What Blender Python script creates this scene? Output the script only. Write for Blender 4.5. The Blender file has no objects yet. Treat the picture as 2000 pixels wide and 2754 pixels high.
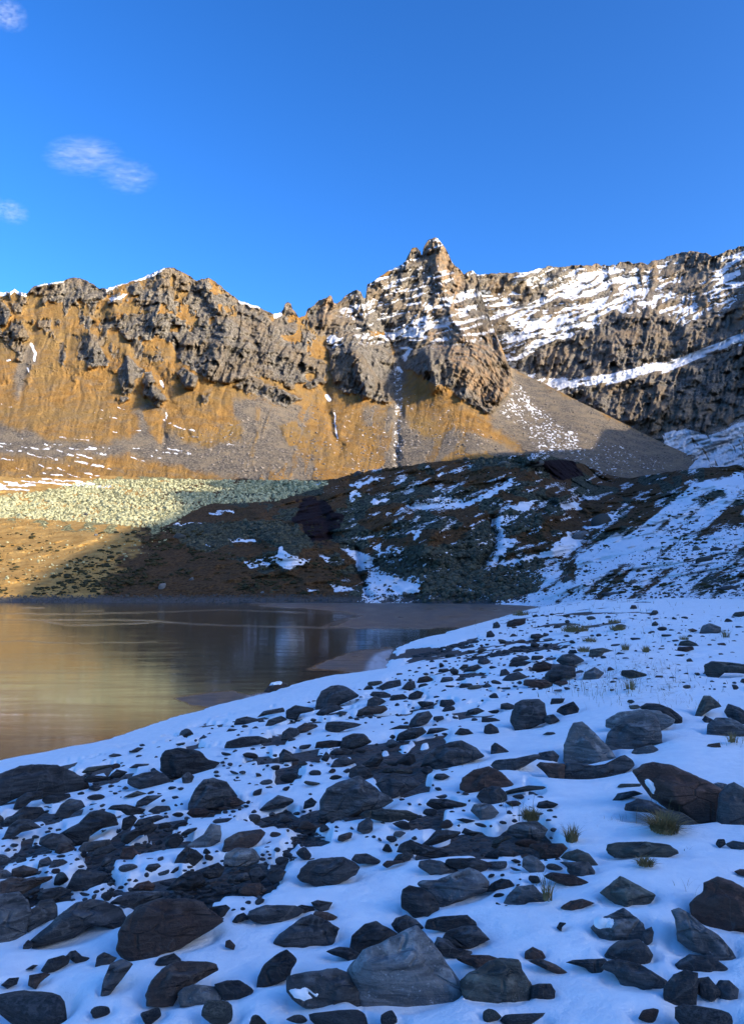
import bpy, bmesh, math, random
import numpy as np
from mathutils import Vector

import time
SC = bpy.context.scene
_t0 = time.time()
# ---------------------------------------------------------------- camera
HC = 3.5                      # eye height over the lake
FPX = 2000.0                  # focal length in photograph pixels
PITCH = math.atan((1590 - 1377) / FPX)
cam_d = bpy.data.cameras.new('camera')
cam = bpy.data.objects.new('camera', cam_d)
SC.collection.objects.link(cam)
cam.location = (0, 0, HC)
cam.rotation_euler = (math.pi / 2 + PITCH, 0, 0)
cam_d.sensor_width = 36
cam_d.lens = 36 * FPX / 2754
cam_d.clip_start = 0.05
cam_d.clip_end = 60000
SC.camera = cam
# ---------------------------------------------------------------- light
SUN_EL = math.radians(18.5)
SUN_AZ = math.radians(120.5)      # clockwise from +Y: behind and to the right
SH = np.array([math.sin(SUN_AZ), math.cos(SUN_AZ)])
world = bpy.data.worlds.new('World')
SC.world = world
world.use_nodes = True
wn = world.node_tree.nodes; wl = world.node_tree.links
wn.clear()
sky = wn.new('ShaderNodeTexSky'); sky.sky_type = 'NISHITA'
sky.sun_disc = False
sky.sun_elevation = SUN_EL; sky.sun_rotation = SUN_AZ
sky.altitude = 1500; sky.air_density = 1.0; sky.dust_density = 6.0; sky.ozone_density = 4.0
hs = wn.new('ShaderNodeHueSaturation'); hs.inputs['Saturation'].default_value = 1.12
hs.inputs['Hue'].default_value = 0.503
bg = wn.new('ShaderNodeBackground'); bg.inputs['Strength'].default_value = 0.15
wo = wn.new('ShaderNodeOutputWorld')
gm = wn.new('ShaderNodeGamma'); gm.inputs[1].default_value = 1.32; wl.new(sky.outputs[0], gm.inputs[0]); wl.new(gm.outputs[0], hs.inputs['Color']); wl.new(hs.outputs[0], bg.inputs[0]); wl.new(bg.outputs[0], wo.inputs[0])
sun_d = bpy.data.lights.new('sun', 'SUN')
sun_d.energy = 4.5; sun_d.angle = math.radians(0.5); sun_d.color = (1.0, 0.84, 0.62)
sun = bpy.data.objects.new('sun', sun_d); SC.collection.objects.link(sun)
sdir = Vector((SH[0] * math.cos(SUN_EL), SH[1] * math.cos(SUN_EL), math.sin(SUN_EL)))
sun.rotation_euler = sdir.to_track_quat('Z', 'Y').to_euler()
sun.location = (0, 0, 900)
vs = SC.view_settings
vs.view_transform = 'Standard'; vs.look = 'None'; vs.exposure = 1.0; vs.gamma = 1.0
vs.use_curve_mapping = False
SC.cycles.max_bounces = 6; SC.cycles.transparent_max_bounces = 6
SC.cycles.volume_step_rate = 1.0

# ---------------------------------------------------------------- helpers
COL = SC.collection
CP, SP = math.cos(PITCH), math.sin(PITCH)

def ray(x, y):
    """unit-forward direction through photograph point (dir_y normalised to 1)"""
    x = np.asarray(x, float); y = np.asarray(y, float)
    a = (x - 1000) / FPX; b = (1377 - y) / FPX
    dy = CP - b * SP; dz = SP + b * CP
    return a / dy, dz / dy

def at(x, y, D):
    """point on the line of sight at forward distance D"""
    rx, rz = ray(x, y)
    return np.stack([rx * D, D * np.ones_like(rx), HC + rz * D], -1)

_T = np.random.default_rng(4711).random(64 * 64 * 64).astype(np.float32)

def vnoise(p, s=0):
    """value noise 0..1, p (...,3)"""
    shp = p.shape[:-1]; p = p.reshape(-1, 3)
    flat = len(p) > 0 and float(np.ptp(p[:, 2])) == 0.0
    off = (s * 7919 + 13) % 262144
    x = p[:, 0]; y = p[:, 1]
    fx = np.floor(x); fy = np.floor(y)
    ix = fx.astype(np.int32); iy = fy.astype(np.int32)
    tx = (x - fx).astype(np.float32); ty = (y - fy).astype(np.float32)
    tx = tx * tx * tx * (tx * (tx * 6 - 15) + 10); ty = ty * ty * ty * (ty * (ty * 6 - 15) + 10)
    X0 = (ix & 63) << 12; X1 = ((ix + 1) & 63) << 12; Y0 = (iy & 63) << 6; Y1 = ((iy + 1) & 63) << 6
    def lay(Z):
        g = lambda a: _T[(a + off) & 262143]
        a = g(X0 + Y0 + Z); a += (g(X1 + Y0 + Z) - a) * tx
        b = g(X0 + Y1 + Z); b += (g(X1 + Y1 + Z) - b) * tx
        return a + (b - a) * ty
    z = p[:, 2]
    if flat:
        f = math.floor(float(z[0])); t = float(z[0]) - f; t = t * t * t * (t * (t * 6 - 15) + 10)
        r = lay(f & 63)
        if t > 1e-6: r = r + (lay((f + 1) & 63) - r) * t
    else:
        fz = np.floor(z); iz = fz.astype(np.int32); tz = (z - fz).astype(np.float32); tz = tz * tz * tz * (tz * (tz * 6 - 15) + 10)
        r = lay(iz & 63); r = r + (lay((iz + 1) & 63) - r) * tz
    return r.reshape(shp).astype(float)

def fbm(p, o=4, s=0, g=0.5):
    a = 1.0; t = 0; r = 0
    for k in range(o):
        r = r + a * vnoise(p * 2 ** k + 17.3 * k, s + k); t += a; a *= g
    return r / t

def ridged(p, o=4, s=0, g=0.5):
    a = 1.0; t = 0; r = 0
    for k in range(o):
        r = r + a * (1 - np.abs(2 * vnoise(p * 2 ** k + 11.7 * k, s + k) - 1)); t += a; a *= g
    return r / t

def v3(x, y, z=0.0):
    x = np.asarray(x, float); y = np.asarray(y, float)
    return np.stack([x, y, z + np.zeros_like(x)], -1)

def sstep(a, b, x):
    t = np.clip((x - a) / (b - a), 0, 1); return t * t * (3 - 2 * t)

def sdpoly(x, y, poly):
    """signed distance, negative inside"""
    P = np.array(poly, float); n = len(P)
    d = np.full(x.shape, 1e18); ins = np.zeros(x.shape, bool)
    for i in range(n):
        ax, ay = P[i]; bx, by = P[(i + 1) % n]
        ex, ey = bx - ax, by - ay
        wx, wy = x - ax, y - ay
        t = np.clip((wx * ex + wy * ey) / (ex * ex + ey * ey + 1e-9), 0, 1)
        d = np.minimum(d, (wx - ex * t) ** 2 + (wy - ey * t) ** 2)
        if ay != by:
            c = ((ay > y) != (by > y)) & (x < ex * (y - ay) / ey + ax)
            ins ^= c
    d = np.sqrt(d)
    return np.where(ins, -d, d)

def blob(x, y, polys, soft=8.0):
    """0..1 coverage of one or more polygons with a soft edge"""
    if not isinstance(polys[0][0], (tuple, list)): polys = [polys]
    r = np.zeros(x.shape)
    for p in polys:
        A = np.array(p); m = (x > A[:, 0].min() - 3 * soft) & (x < A[:, 0].max() + 3 * soft) & (y > A[:, 1].min() - 3 * soft) & (y < A[:, 1].max() + 3 * soft)
        if not m.any(): continue
        r[m] = np.maximum(r[m], sstep(soft, -soft, sdpoly(x[m], y[m], p)))
    return r

def sdline(x, y, pts):
    P = np.array(pts, float); d = np.full(x.shape, 1e18)
    for i in range(len(P) - 1):
        ax, ay = P[i]; ex, ey = P[i + 1] - P[i]
        t = np.clip(((x - ax) * ex + (y - ay) * ey) / (ex * ex + ey * ey + 1e-9), 0, 1)
        d = np.minimum(d, (x - ax - ex * t) ** 2 + (y - ay - ey * t) ** 2)
    return np.sqrt(d)

class TPS:
    def __init__(s, pts, lam=1e-4):
        A = np.array(pts, float); s.c = A[:, :2] / 1000; n = len(A)
        K = s.k(s.c[:, None] - s.c[None]) + lam * np.eye(n)
        Q = np.hstack([np.ones((n, 1)), s.c])
        M = np.block([[K, Q], [Q.T, np.zeros((3, 3))]])
        s.w = np.linalg.solve(M, np.concatenate([A[:, 2], np.zeros(3)]))
    def k(s, d):
        r2 = (d ** 2).sum(-1) + 1e-12; return 0.5 * r2 * np.log(r2)
    def __call__(s, x, y):
        p = np.stack([x, y], -1) / 1000; r = s.w[-3] + p[..., 0] * s.w[-2] + p[..., 1] * s.w[-1]
        for i in range(len(s.c)): r = r + s.w[i] * s.k(p - s.c[i])
        return r

def grid_mesh(name, P, mat, attrs=None, smooth=True):
    R, Cn = P.shape[:2]
    me = bpy.data.meshes.new(name)
    n = R * Cn
    idx = np.arange(n).reshape(R, Cn)
    q = np.stack([idx[:-1, :-1], idx[1:, :-1], idx[1:, 1:], idx[:-1, 1:]], -1).reshape(-1, 4)
    me.vertices.add(n); me.vertices.foreach_set('co', P.reshape(-1).astype(np.float32))
    me.loops.add(len(q) * 4); me.loops.foreach_set('vertex_index', q.reshape(-1).astype(np.int32))
    me.polygons.add(len(q)); me.polygons.foreach_set('loop_start', np.arange(0, len(q) * 4, 4, dtype=np.int32))
    me.update(calc_edges=True)
    me.polygons.foreach_set('use_smooth', np.full(len(q), smooth))
    for k, v in (attrs or {}).items():
        a = me.attributes.new(k, 'FLOAT', 'POINT'); a.data.foreach_set('value', v.reshape(-1).astype(np.float32))
    me.materials.append(mat)
    o = bpy.data.objects.new(name, me); COL.objects.link(o)
    return o

def raw_mesh(name, V, F, mat, smooth=False, attrs=None):
    """V (n,3), F (m,3) arrays"""
    me = bpy.data.meshes.new(name); F = np.asarray(F, np.int32); k = F.shape[1]
    me.vertices.add(len(V)); me.vertices.foreach_set('co', np.asarray(V, np.float32).reshape(-1))
    me.loops.add(len(F) * k); me.loops.foreach_set('vertex_index', F.reshape(-1))
    me.polygons.add(len(F)); me.polygons.foreach_set('loop_start', np.arange(0, len(F) * k, k, dtype=np.int32))
    me.update(calc_edges=True)
    me.polygons.foreach_set('use_smooth', np.full(len(F), smooth))
    for kk, v in (attrs or {}).items():
        a = me.attributes.new(kk, 'FLOAT', 'POINT'); a.data.foreach_set('value', np.asarray(v, np.float32))
    me.materials.append(mat)
    return me

def link(name, me, loc=(0, 0, 0)):
    o = bpy.data.objects.new(name, me); COL.objects.link(o); o.location = loc; return o

def tag(o, label=None, cat=None, group=None, kind=None):
    if label: o['label'] = label
    if cat: o['category'] = cat
    if group: o['group'] = group
    if kind: o['kind'] = kind
    return o

def normals(P):
    gy = np.gradient(P, axis=0); gx = np.gradient(P, axis=1)
    n = np.cross(gy, gx); n /= np.linalg.norm(n, axis=-1, keepdims=True) + 1e-9
    return n * np.where(n[..., 2:3] < 0, -1, 1)

# ---------------------------------------------------------------- material helpers
class M:
    def __init__(s, name):
        s.m = bpy.data.materials.new(name); s.m.use_nodes = True
        s.t = s.m.node_tree; s.n = s.t.nodes; s.l = s.t.links
        s.b = s.n['Principled BSDF']; s.co = s.n.new('ShaderNodeTexCoord').outputs['Object']
    def set(s, inp, v):
        if hasattr(v, 'is_linked') or isinstance(v, bpy.types.NodeSocket): s.l.new(v, inp)
        elif v is not None:
            if isinstance(v, (tuple, list)) and len(v) == 3 and len(inp.default_value) == 4: v = (*v, 1)
            inp.default_value = v
    def attr(s, name):
        a = s.n.new('ShaderNodeAttribute'); a.attribute_name = name; return a.outputs['Fac']
    def noise(s, scale, detail=4, rough=0.55, co=None, dist=0.0):
        n = s.n.new('ShaderNodeTexNoise'); n.inputs['Scale'].default_value = scale
        n.inputs['Detail'].default_value = detail; n.inputs['Roughness'].default_value = rough
        n.inputs['Distortion'].default_value = dist
        s.l.new(co or s.co, n.inputs['Vector']); return n.outputs['Fac']
    def vor(s, scale, co=None, feat='F1', out='Distance'):
        n = s.n.new('ShaderNodeTexVoronoi'); n.feature = feat; n.inputs['Scale'].default_value = scale
        s.l.new(co or s.co, n.inputs['Vector']); return n.outputs[out]
    def map(s, scale=(1, 1, 1), rot=(0, 0, 0), co=None):
        n = s.n.new('ShaderNodeMapping'); n.inputs['Scale'].default_value = scale; n.inputs['Rotation'].default_value = rot
        s.l.new(co or s.co, n.inputs['Vector']); return n.outputs[0]
    def math(s, op, a, b=None, clamp=False):
        n = s.n.new('ShaderNodeMath'); n.operation = op; n.use_clamp = clamp
        s.set(n.inputs[0], a)
        if b is not None: s.set(n.inputs[1], b)
        return n.outputs[0]
    def ramp(s, f, lo, hi, a=0.0, b=1.0):
        n = s.n.new('ShaderNodeMapRange'); n.interpolation_type = 'SMOOTHSTEP'
        s.l.new(f, n.inputs['Value'])
        for k, v in zip(('From Min', 'From Max', 'To Min', 'To Max'), (lo, hi, a, b)): n.inputs[k].default_value = v
        return n.outputs[0]
    def mix(s, f, a, b, mode='MIX'):
        n = s.n.new('ShaderNodeMix'); n.data_type = 'RGBA'; n.blend_type = mode
        s.set(n.inputs['Factor'], f); s.set(n.inputs['A'], a); s.set(n.inputs['B'], b)
        return n.outputs['Result']
    def edge(s, attr, nz, w=0.08, k=0.6):
        """attribute broken up by noise into a crisp edge"""
        v = s.math('ADD', attr, s.math('MULTIPLY', s.math('SUBTRACT', nz, 0.5), k))
        return s.ramp(v, 0.5 - w, 0.5 + w)
    def bump(s, h, strength=0.5, dist=1.0, normal=None):
        n = s.n.new('ShaderNodeBump'); n.inputs['Strength'].default_value = strength; n.inputs['Distance'].default_value = dist
        s.l.new(h, n.inputs['Height'])
        if normal: s.l.new(normal, n.inputs['Normal'])
        return n.outputs[0]
    def out(s, col, rough=0.9, normal=None, spec=0.2):
        s.set(s.b.inputs['Base Color'], col); s.set(s.b.inputs['Roughness'], rough)
        s.b.inputs['Specular IOR Level'].default_value = spec
        if normal: s.l.new(normal, s.b.inputs['Normal'])
        return s.m

print('TIMING a_base.py %.1f' % (time.time() - _t0))
# ---------------------------------------------------------------- materials
def mat_mountain():
    m = M('mountain_surface')
    big = m.noise(0.012, 4); mid = m.noise(0.07, 5, 0.6); fine = m.noise(0.4, 4, 0.65); ff = m.noise(1.3, 3, 0.7)
    grass = m.mix(m.ramp(mid, 0.3, 0.7), (0.215, 0.110, 0.028), (0.30, 0.172, 0.052))
    grass = m.mix(m.ramp(big, 0.4, 0.65), grass, (0.22, 0.14, 0.05))
    grass = m.mix(m.ramp(ff, 0.56, 0.68), grass, (0.10, 0.055, 0.022))
    # streaked rock: foliation stretched down the slope
    st = m.noise(0.20, 7, 0.68, m.map((1, 1, 0.4), (0.25, 0.2, 0)), 0.9)
    rock = m.mix(m.ramp(st, 0.35, 0.68), (0.055, 0.050, 0.044), (0.30, 0.268, 0.22))
    rock = m.mix(m.ramp(big, 0.45, 0.6, 0, 0.7), rock, (0.20, 0.15, 0.095))
    rock = m.mix(m.ramp(fine, 0.52, 0.75), rock, (0.30, 0.26, 0.20))
    warm = m.attr('warm')
    rock = m.mix(m.math('MULTIPLY', warm, m.ramp(mid, 0.35, 0.7)), rock, (0.34, 0.22, 0.12))
    vv = m.vor(0.45)
    scree = m.mix(m.ramp(vv, 0.1, 0.7), (0.215, 0.182, 0.142), (0.09, 0.078, 0.064))
    scree = m.mix(m.ramp(mid, 0.4, 0.7), scree, (0.20, 0.16, 0.11))
    dn_ = m.noise(0.09, 5, 0.7, m.map((1, 1, 0.18), (0, 0.12, 0)), 0.5)
    grass = m.mix(m.ramp(dn_, 0.45, 0.66, 0, 0.8), grass, (0.17, 0.125, 0.075))
    col = m.mix(m.edge(m.attr('scree'), m.noise(0.1, 6, 0.78), 0.28, 1.0), grass, scree)
    col = m.mix(m.edge(m.attr('rock'), m.noise(0.14, 6, 0.78), 0.08, 1.0), col, rock)
    sn = m.edge(m.attr('snow'), m.noise(0.28, 5, 0.8), 0.07, 1.0)
    col = m.mix(sn, col, (0.80, 0.82, 0.85))
    h = m.math('ADD', m.math('MULTIPLY', m.math('MULTIPLY', st, 4.0), m.attr('rock')), m.math('MULTIPLY', fine, 1.6))
    h = m.math('ADD', h, m.math('MULTIPLY', ff, 0.5))
    return m.out(col, 0.95, m.bump(h, 1.0, 1.6), 0.1)

def mat_hill():
    m = M('hill_surface')
    big = m.noise(0.03, 4); mid = m.noise(0.15, 5, 0.6); fine = m.noise(0.9, 4, 0.7); ff = m.noise(3.0, 3, 0.7)
    g = m.mix(m.ramp(mid, 0.3, 0.7), (0.31, 0.175, 0.048), (0.44, 0.275, 0.090))
    g = m.mix(m.ramp(fine, 0.54, 0.7), g, (0.10, 0.075, 0.03))
    heath_shade = m.mix(m.ramp(fine, 0.3, 0.7), (0.028, 0.017, 0.008), (0.125, 0.070, 0.030))  # heath brown, kept extra dark so the shaded bank reads darker
    col = m.mix(m.edge(m.attr('heath_shade'), mid), g, heath_shade)
    v = m.vor(0.75)
    rub = m.mix(m.ramp(v, 0.15, 0.65), (0.42, 0.40, 0.20), (0.13, 0.125, 0.06))
    grn = m.mix(m.ramp(v, 0.1, 0.7), (0.11, 0.118, 0.078), (0.026, 0.030, 0.022))
    col = m.mix(m.edge(m.attr('green'), m.noise(0.2, 5, 0.7)), col, grn)
    col = m.mix(m.edge(m.attr('rubble'), m.noise(0.12, 5, 0.7)), col, rub)
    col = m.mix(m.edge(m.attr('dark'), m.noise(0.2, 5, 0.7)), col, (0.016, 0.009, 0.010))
    shore = m.mix(fine, (0.05, 0.05, 0.05), (0.13, 0.125, 0.12))
    col = m.mix(m.attr('shore'), col, shore)
    # snow lies between the dwarf shrubs: broken up by fine noise
    nz = m.math('ADD', m.math('MULTIPLY', m.noise(0.45, 5, 0.75, m.map((1, 1, 2.2))), 0.75), m.math('MULTIPLY', ff, 0.25))
    sn = m.edge(m.attr('snow'), nz, 0.05, 1.7)
    col = m.mix(sn, col, (0.82, 0.84, 0.88))
    h = m.math('ADD', m.math('MULTIPLY', fine, 0.9), m.math('MULTIPLY', ff, 0.25))
    h = m.math('ADD', h, m.math('MULTIPLY', m.math('MULTIPLY', m.ramp(v, 0.0, 0.8, 1, 0), 1.2), m.attr('rubble')))
    return m.out(col, 0.95, m.bump(h, 0.8, 1.0), 0.1)

def mat_snow():
    m = M('snow')
    n = m.noise(9, 4, 0.6); n2 = m.noise(70, 3, 0.7)
    col = m.mix(m.ramp(n, 0.3, 0.7), (0.88, 0.92, 0.92), (0.80, 0.85, 0.87))
    # wisps of dry grass and grit showing through
    gr = m.math('MULTIPLY', m.attr('grit'), m.ramp(m.noise(3.0, 6, 0.8, m.map((1, 1, 1)), 1.5), 0.5, 0.68))
    col = m.mix(gr, col, (0.30, 0.24, 0.17))
    h = m.math('ADD', m.math('MULTIPLY', n, 0.02), m.math('MULTIPLY', n2, 0.003))
    return m.out(col, 0.75, m.bump(h, 1.0, 1.0), 0.25)

def mat_gravel():
    m = M('wet_gravel')
    v = m.vor(18, out='Color'); d = m.vor(18); v2 = m.vor(55)
    sep = m.n.new('ShaderNodeSeparateColor'); m.l.new(v, sep.inputs[0])
    col = m.mix(sep.outputs[0], (0.028, 0.027, 0.026), (0.085, 0.078, 0.068))
    col = m.mix(m.ramp(sep.outputs[1], 0.7, 0.9), col, (0.085, 0.055, 0.04))
    h = m.math('ADD', m.math('MULTIPLY', m.ramp(d, 0, 0.7, 1, 0), 0.02), m.math('MULTIPLY', v2, -0.006))
    return m.out(col, 0.65, m.bump(h, 1.0, 1.0), 0.3)

def mat_rock(name, dark, light, red=0.0, speck=0.0, seed=0.0, vein=0.3):
    m = M(name)
    oi = m.n.new('ShaderNodeObjectInfo')
    add = m.n.new('ShaderNodeVectorMath'); add.operation = 'ADD'
    cmb = m.n.new('ShaderNodeCombineXYZ'); r = m.math('MULTIPLY', oi.outputs['Random'], 57.0)
    for k in range(3): m.l.new(r, cmb.inputs[k])
    m.l.new(m.co, add.inputs[0]); m.l.new(cmb.outputs[0], add.inputs[1]); co = add.outputs[0]
    big = m.noise(2.2, 4, 0.6, co); mid = m.noise(9, 5, 0.65, co); fine = m.noise(55, 3, 0.7, co)
    lay = m.noise(5, 5, 0.65, m.map((0.5, 0.8, 4.5), (0.5, 0.35, 0.3), co), 0.8)
    col = m.mix(m.ramp(lay, 0.38, 0.62), dark, light)
    col = m.mix(m.ramp(big, 0.45, 0.7), col, tuple(c * 0.62 for c in light))
    if red: col = m.mix(m.ramp(big, 0.3, 0.62, 0, red), col, (0.060, 0.034, 0.024))
    col = m.mix(m.ramp(fine, 0.6, 0.75, 0, 0.5 + speck), col, tuple(min(1, c * 2.4) for c in light))
    # pale lichen and dust on the upward faces
    geo = m.n.new('ShaderNodeNewGeometry'); sx = m.n.new('ShaderNodeSeparateXYZ'); m.l.new(geo.outputs['Normal'], sx.inputs[0])
    lic = m.math('MULTIPLY', m.ramp(mid, 0.46, 0.62, 0, 0.75), m.ramp(sx.outputs[2], 0.1, 0.8))
    col = m.mix(lic, col, tuple(min(1, c * 1.9 + 0.01) for c in light))
    vn = m.ramp(m.math('ABSOLUTE', m.math('SUBTRACT', m.noise(1.7, 3, 0.5, co, 1.2), 0.5)), 0.0, 0.008, vein, 0)
    col = m.mix(vn, col, (0.12, 0.12, 0.11))
    var = m.ramp(oi.outputs['Random'], 0, 1, 0.65, 1.45)
    col = m.mix(1.0, col, m.mix(0.0, (1, 1, 1), (1, 1, 1)), 'MULTIPLY')
    vm = m.n.new('ShaderNodeVectorMath'); vm.operation = 'SCALE'; m.l.new(col, vm.inputs[0]); m.l.new(var, vm.inputs['Scale'])
    ck = m.ramp(m.vor(2.6, add2 := m.map((1, 1.5, 2.6), (0.6, 0.3, 0.9), co), 'DISTANCE_TO_EDGE'), 0.0, 0.035, 1, 0)
    ck = m.math('MULTIPLY', ck, m.ramp(mid, 0.42, 0.6))
    h = m.math('ADD', m.math('MULTIPLY', lay, 0.04), m.math('MULTIPLY', mid, 0.05))
    h = m.math('ADD', h, m.math('MULTIPLY', fine, 0.009))
    h = m.math('SUBTRACT', h, m.math('MULTIPLY', ck, 0.03))
    return m.out(vm.outputs[0], m.ramp(mid, 0.3, 0.7, 0.5, 0.8), m.bump(h, 0.9, 1.0), 0.35)

def mat_lake():
    m = M('thin_lake_ice')
    st = m.map((0.035, 0.16, 1)); st2 = m.map((0.25, 1.3, 1))
    a = m.noise(1.0, 5, 0.6, st, 0.8); b = m.noise(1.0, 5, 0.65, st2, 0.5); c = m.noise(0.22, 4, 0.6, m.map((1, 1.4, 1)), 1.5)
    plate = m.attr('plate'); crack = m.attr('crack'); rim = m.attr('rim')
    brown = m.mix(b, (0.072, 0.050, 0.030), (0.036, 0.029, 0.021))
    pale = m.mix(b, (0.10, 0.086, 0.066), (0.06, 0.053, 0.043))
    f = m.math('MAXIMUM', plate, m.ramp(m.math('MULTIPLY', a, 1.0), 0.55, 0.68, 0, 0.8))
    col = m.mix(f, brown, pale)
    col = m.mix(crack, col, (0.20, 0.17, 0.13))
    col = m.mix(rim, col, (0.46, 0.47, 0.50))
    rough = m.math('ADD', m.ramp(b, 0.3, 0.7, 0.05, 0.15), m.math('MULTIPLY', m.math('MAXIMUM', plate, m.math('MAXIMUM', crack, rim)), 0.28))
    rough = m.math('ADD', rough, m.math('MULTIPLY', f, 0.07))
    h = m.math('ADD', m.math('MULTIPLY', b, 0.012), m.math('MULTIPLY', c, 0.02))
    m.out(col, rough, m.bump(h, 0.35, 1.0), 0.6)
    m.b.inputs['IOR'].default_value = 1.45
    return m.m

def mat_plain(name, c1, c2, scale=5, rough=0.9):
    m = M(name)
    return m.out(m.mix(m.ramp(m.noise(scale, 4, 0.7), 0.3, 0.7), c1, c2), rough, None, 0.15)

MT = mat_mountain(); MH = mat_hill(); MS = mat_snow(); MG = mat_gravel(); ML = mat_lake()
RK = {
 'slate': mat_rock('slate_rock', (0.010, 0.011, 0.012), (0.046, 0.049, 0.050)),
 'grey': mat_rock('grey_rock', (0.026, 0.029, 0.030), (0.095, 0.101, 0.102), 0, 0.1),
 'pale': mat_rock('pale_rock', (0.055, 0.060, 0.060), (0.125, 0.132, 0.130), 0, 0.2),
 'green': mat_rock('olive_grey_rock', (0.026, 0.028, 0.024), (0.070, 0.072, 0.058), 0, 0.1),
 'brown': mat_rock('brown_rock', (0.022, 0.017, 0.014), (0.055, 0.043, 0.035), 0.55),
 'red': mat_rock('rusty_rock', (0.022, 0.013, 0.010), (0.058, 0.036, 0.027), 0.7),
}
M_GRASS = mat_plain('dry_grass', (0.26, 0.19, 0.085), (0.14, 0.12, 0.05), 9)
M_SHRUB = mat_plain('dark_shrub', (0.020, 0.021, 0.010), (0.055, 0.050, 0.022), 1.3)
M_RUB = mat_plain('lichen_rubble', (0.47, 0.46, 0.27), (0.22, 0.215, 0.12), 0.5)
M_SCR = mat_plain('scree_stone', (0.13, 0.115, 0.10), (0.27, 0.23, 0.19), 0.3)
M_DARKST = mat_plain('shore_stone', (0.04, 0.041, 0.042), (0.10, 0.10, 0.09), 2.0)
M_TWIG = mat_plain('twig', (0.05, 0.035, 0.025), (0.09, 0.06, 0.04), 9)

print('TIMING b_mats.py %.1f' % (time.time() - _t0))
def crags(u, v, seed, tilt=1.0):
    """angular broken blocks: every cell of a jittered lattice is a tilted plane at its own height"""
    iu = np.floor(u).astype(np.int64); iv = np.floor(v).astype(np.int64)
    best = np.full(u.shape, 9e9); out = np.zeros(u.shape)
    def hh(a, b, k): return _T[((a & 511) * 509 + (b & 511) * 7 + k * 7919 + seed * 1013) & 262143]
    for du in (-1, 0, 1):
        for dv in (-1, 0, 1):
            a, b = iu + du, iv + dv
            cu = a + 0.1 + 0.8 * hh(a, b, 1); cv = b + 0.1 + 0.8 * hh(a, b, 2)
            d = (u - cu) ** 2 + (v - cv) ** 2
            val = (hh(a, b, 3) - 0.5) + tilt * ((u - cu) * (hh(a, b, 4) * 2 - 1.0) + (v - cv) * (hh(a, b, 5) * 1.6 - 0.6))
            m = d < best; best = np.where(m, d, best); out = np.where(m, val, out)
    return out
# ================================================================ MOUNTAINS
def prof(pts, x): A = np.array(pts, float); return np.interp(x, A[:, 0], A[:, 1])

TOP_AB = [(-500, 800), (-300, 770), (-60, 790), (0, 786), (25, 786), (40, 776), (52, 786), (75, 788), (95, 768), (125, 762), (165, 758), (185, 750), (205, 746), (225, 752), (250, 764), (268, 776),
 (285, 776), (330, 764), (370, 752), (410, 735), (440, 722), (455, 719), (470, 722), (500, 735), (520, 750), (530, 757), (545, 750), (560, 748), (580, 757), (600, 775), (640, 806), (660, 815), (690, 822),
 (715, 835), (735, 846), (755, 840), (762, 833), (766, 818), (774, 813), (783, 816), (787, 832), (796, 842), (804, 856), (822, 848), (826, 832), (845, 820), (860, 806), (876, 802), (886, 794), (892, 798), (897, 815),
 (905, 817), (925, 800), (945, 785), (960, 778), (970, 786), (976, 800), (984, 801), (986, 765), (1000, 760), (1020, 745), (1045, 728), (1065, 718), (1090, 704), (1096, 688), (1108, 668), (1122, 666), (1130, 676), (1134, 692),
 (1138, 668), (1150, 646), (1162, 640), (1176, 641), (1186, 652), (1198, 668), (1208, 690), (1214, 704), (1230, 720), (1246, 738), (1258, 729), (1270, 728), (1280, 736), (1296, 800), (1320, 870), (1345, 925), (1368, 985),
 (1400, 1003), (1460, 1030), (1560, 1082), (1640, 1120), (1720, 1162), (1800, 1200), (1900, 1245), (2000, 1300), (2500, 1500)]
TOP_C = [(1000, 800), (1150, 760), (1250, 744), (1290, 738), (1330, 736), (1420, 731), (1450, 722), (1480, 715), (1500, 717), (1530, 716), (1545, 711), (1560, 712), (1590, 714), (1602, 707), (1615, 713), (1655, 713), (1668, 705), (1690, 702), (1700, 709),
 (1722, 705), (1740, 711), (1752, 702), (1775, 700), (1800, 687), (1830, 680), (1860, 676), (1895, 680), (1915, 688), (1930, 685), (1960, 672), (2000, 660), (2100, 645), (2300, 610), (2600, 560)]
# forward distance of the surface (metres) at control places
D_AB = TPS([(-400, 780, 1000), (0, 786, 980), (0, 1000, 790), (0, 1150, 660), (0, 1290, 540), (0, 1360, 505), (-400, 1290, 530), (-400, 1000, 780),
 (240, 760, 1010), (240, 1000, 790), (240, 1150, 665), (240, 1300, 545),
 (460, 722, 1060), (450, 850, 930), (450, 1000, 800), (450, 1150, 680), (450, 1310, 560),
 (620, 800, 1040), (600, 900, 900), (600, 1010, 800), (620, 1150, 690), (620, 1310, 570), (700, 930, 900),
 (760, 850, 1060), (800, 960, 910), (760, 1070, 790), (760, 1180, 690), (760, 1310, 580),
 (860, 820, 1130), (880, 950, 960), (870, 1080, 830), (900, 1200, 700), (900, 1310, 600), (970, 960, 900),
 (985, 790, 1180), (1050, 760, 1240), (1040, 900, 1110), (1060, 1000, 960), (1060, 1150, 760), (1060, 1290, 640), (1170, 645, 1330), (1110, 680, 1330),
 (1170, 760, 1230), (1130, 850, 1110), (1180, 900, 1050), (1150, 960, 910), (1230, 930, 930), (1230, 1050, 830), (1320, 1100, 820), (1330, 960, 950), (1180, 1100, 800), (1280, 1180, 720), (1200, 1260, 650),
 (1280, 790, 1250), (1330, 900, 1080), (1375, 990, 1000), (1450, 1040, 950), (1400, 1150, 800), (1420, 1240, 690), (1560, 1082, 900), (1560, 1160, 790), (1600, 1240, 690), (1720, 1162, 850), (1720, 1240, 730), (1900, 1245, 760), (1900, 1300, 690), (2200, 1400, 700)], 2e-4)
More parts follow.
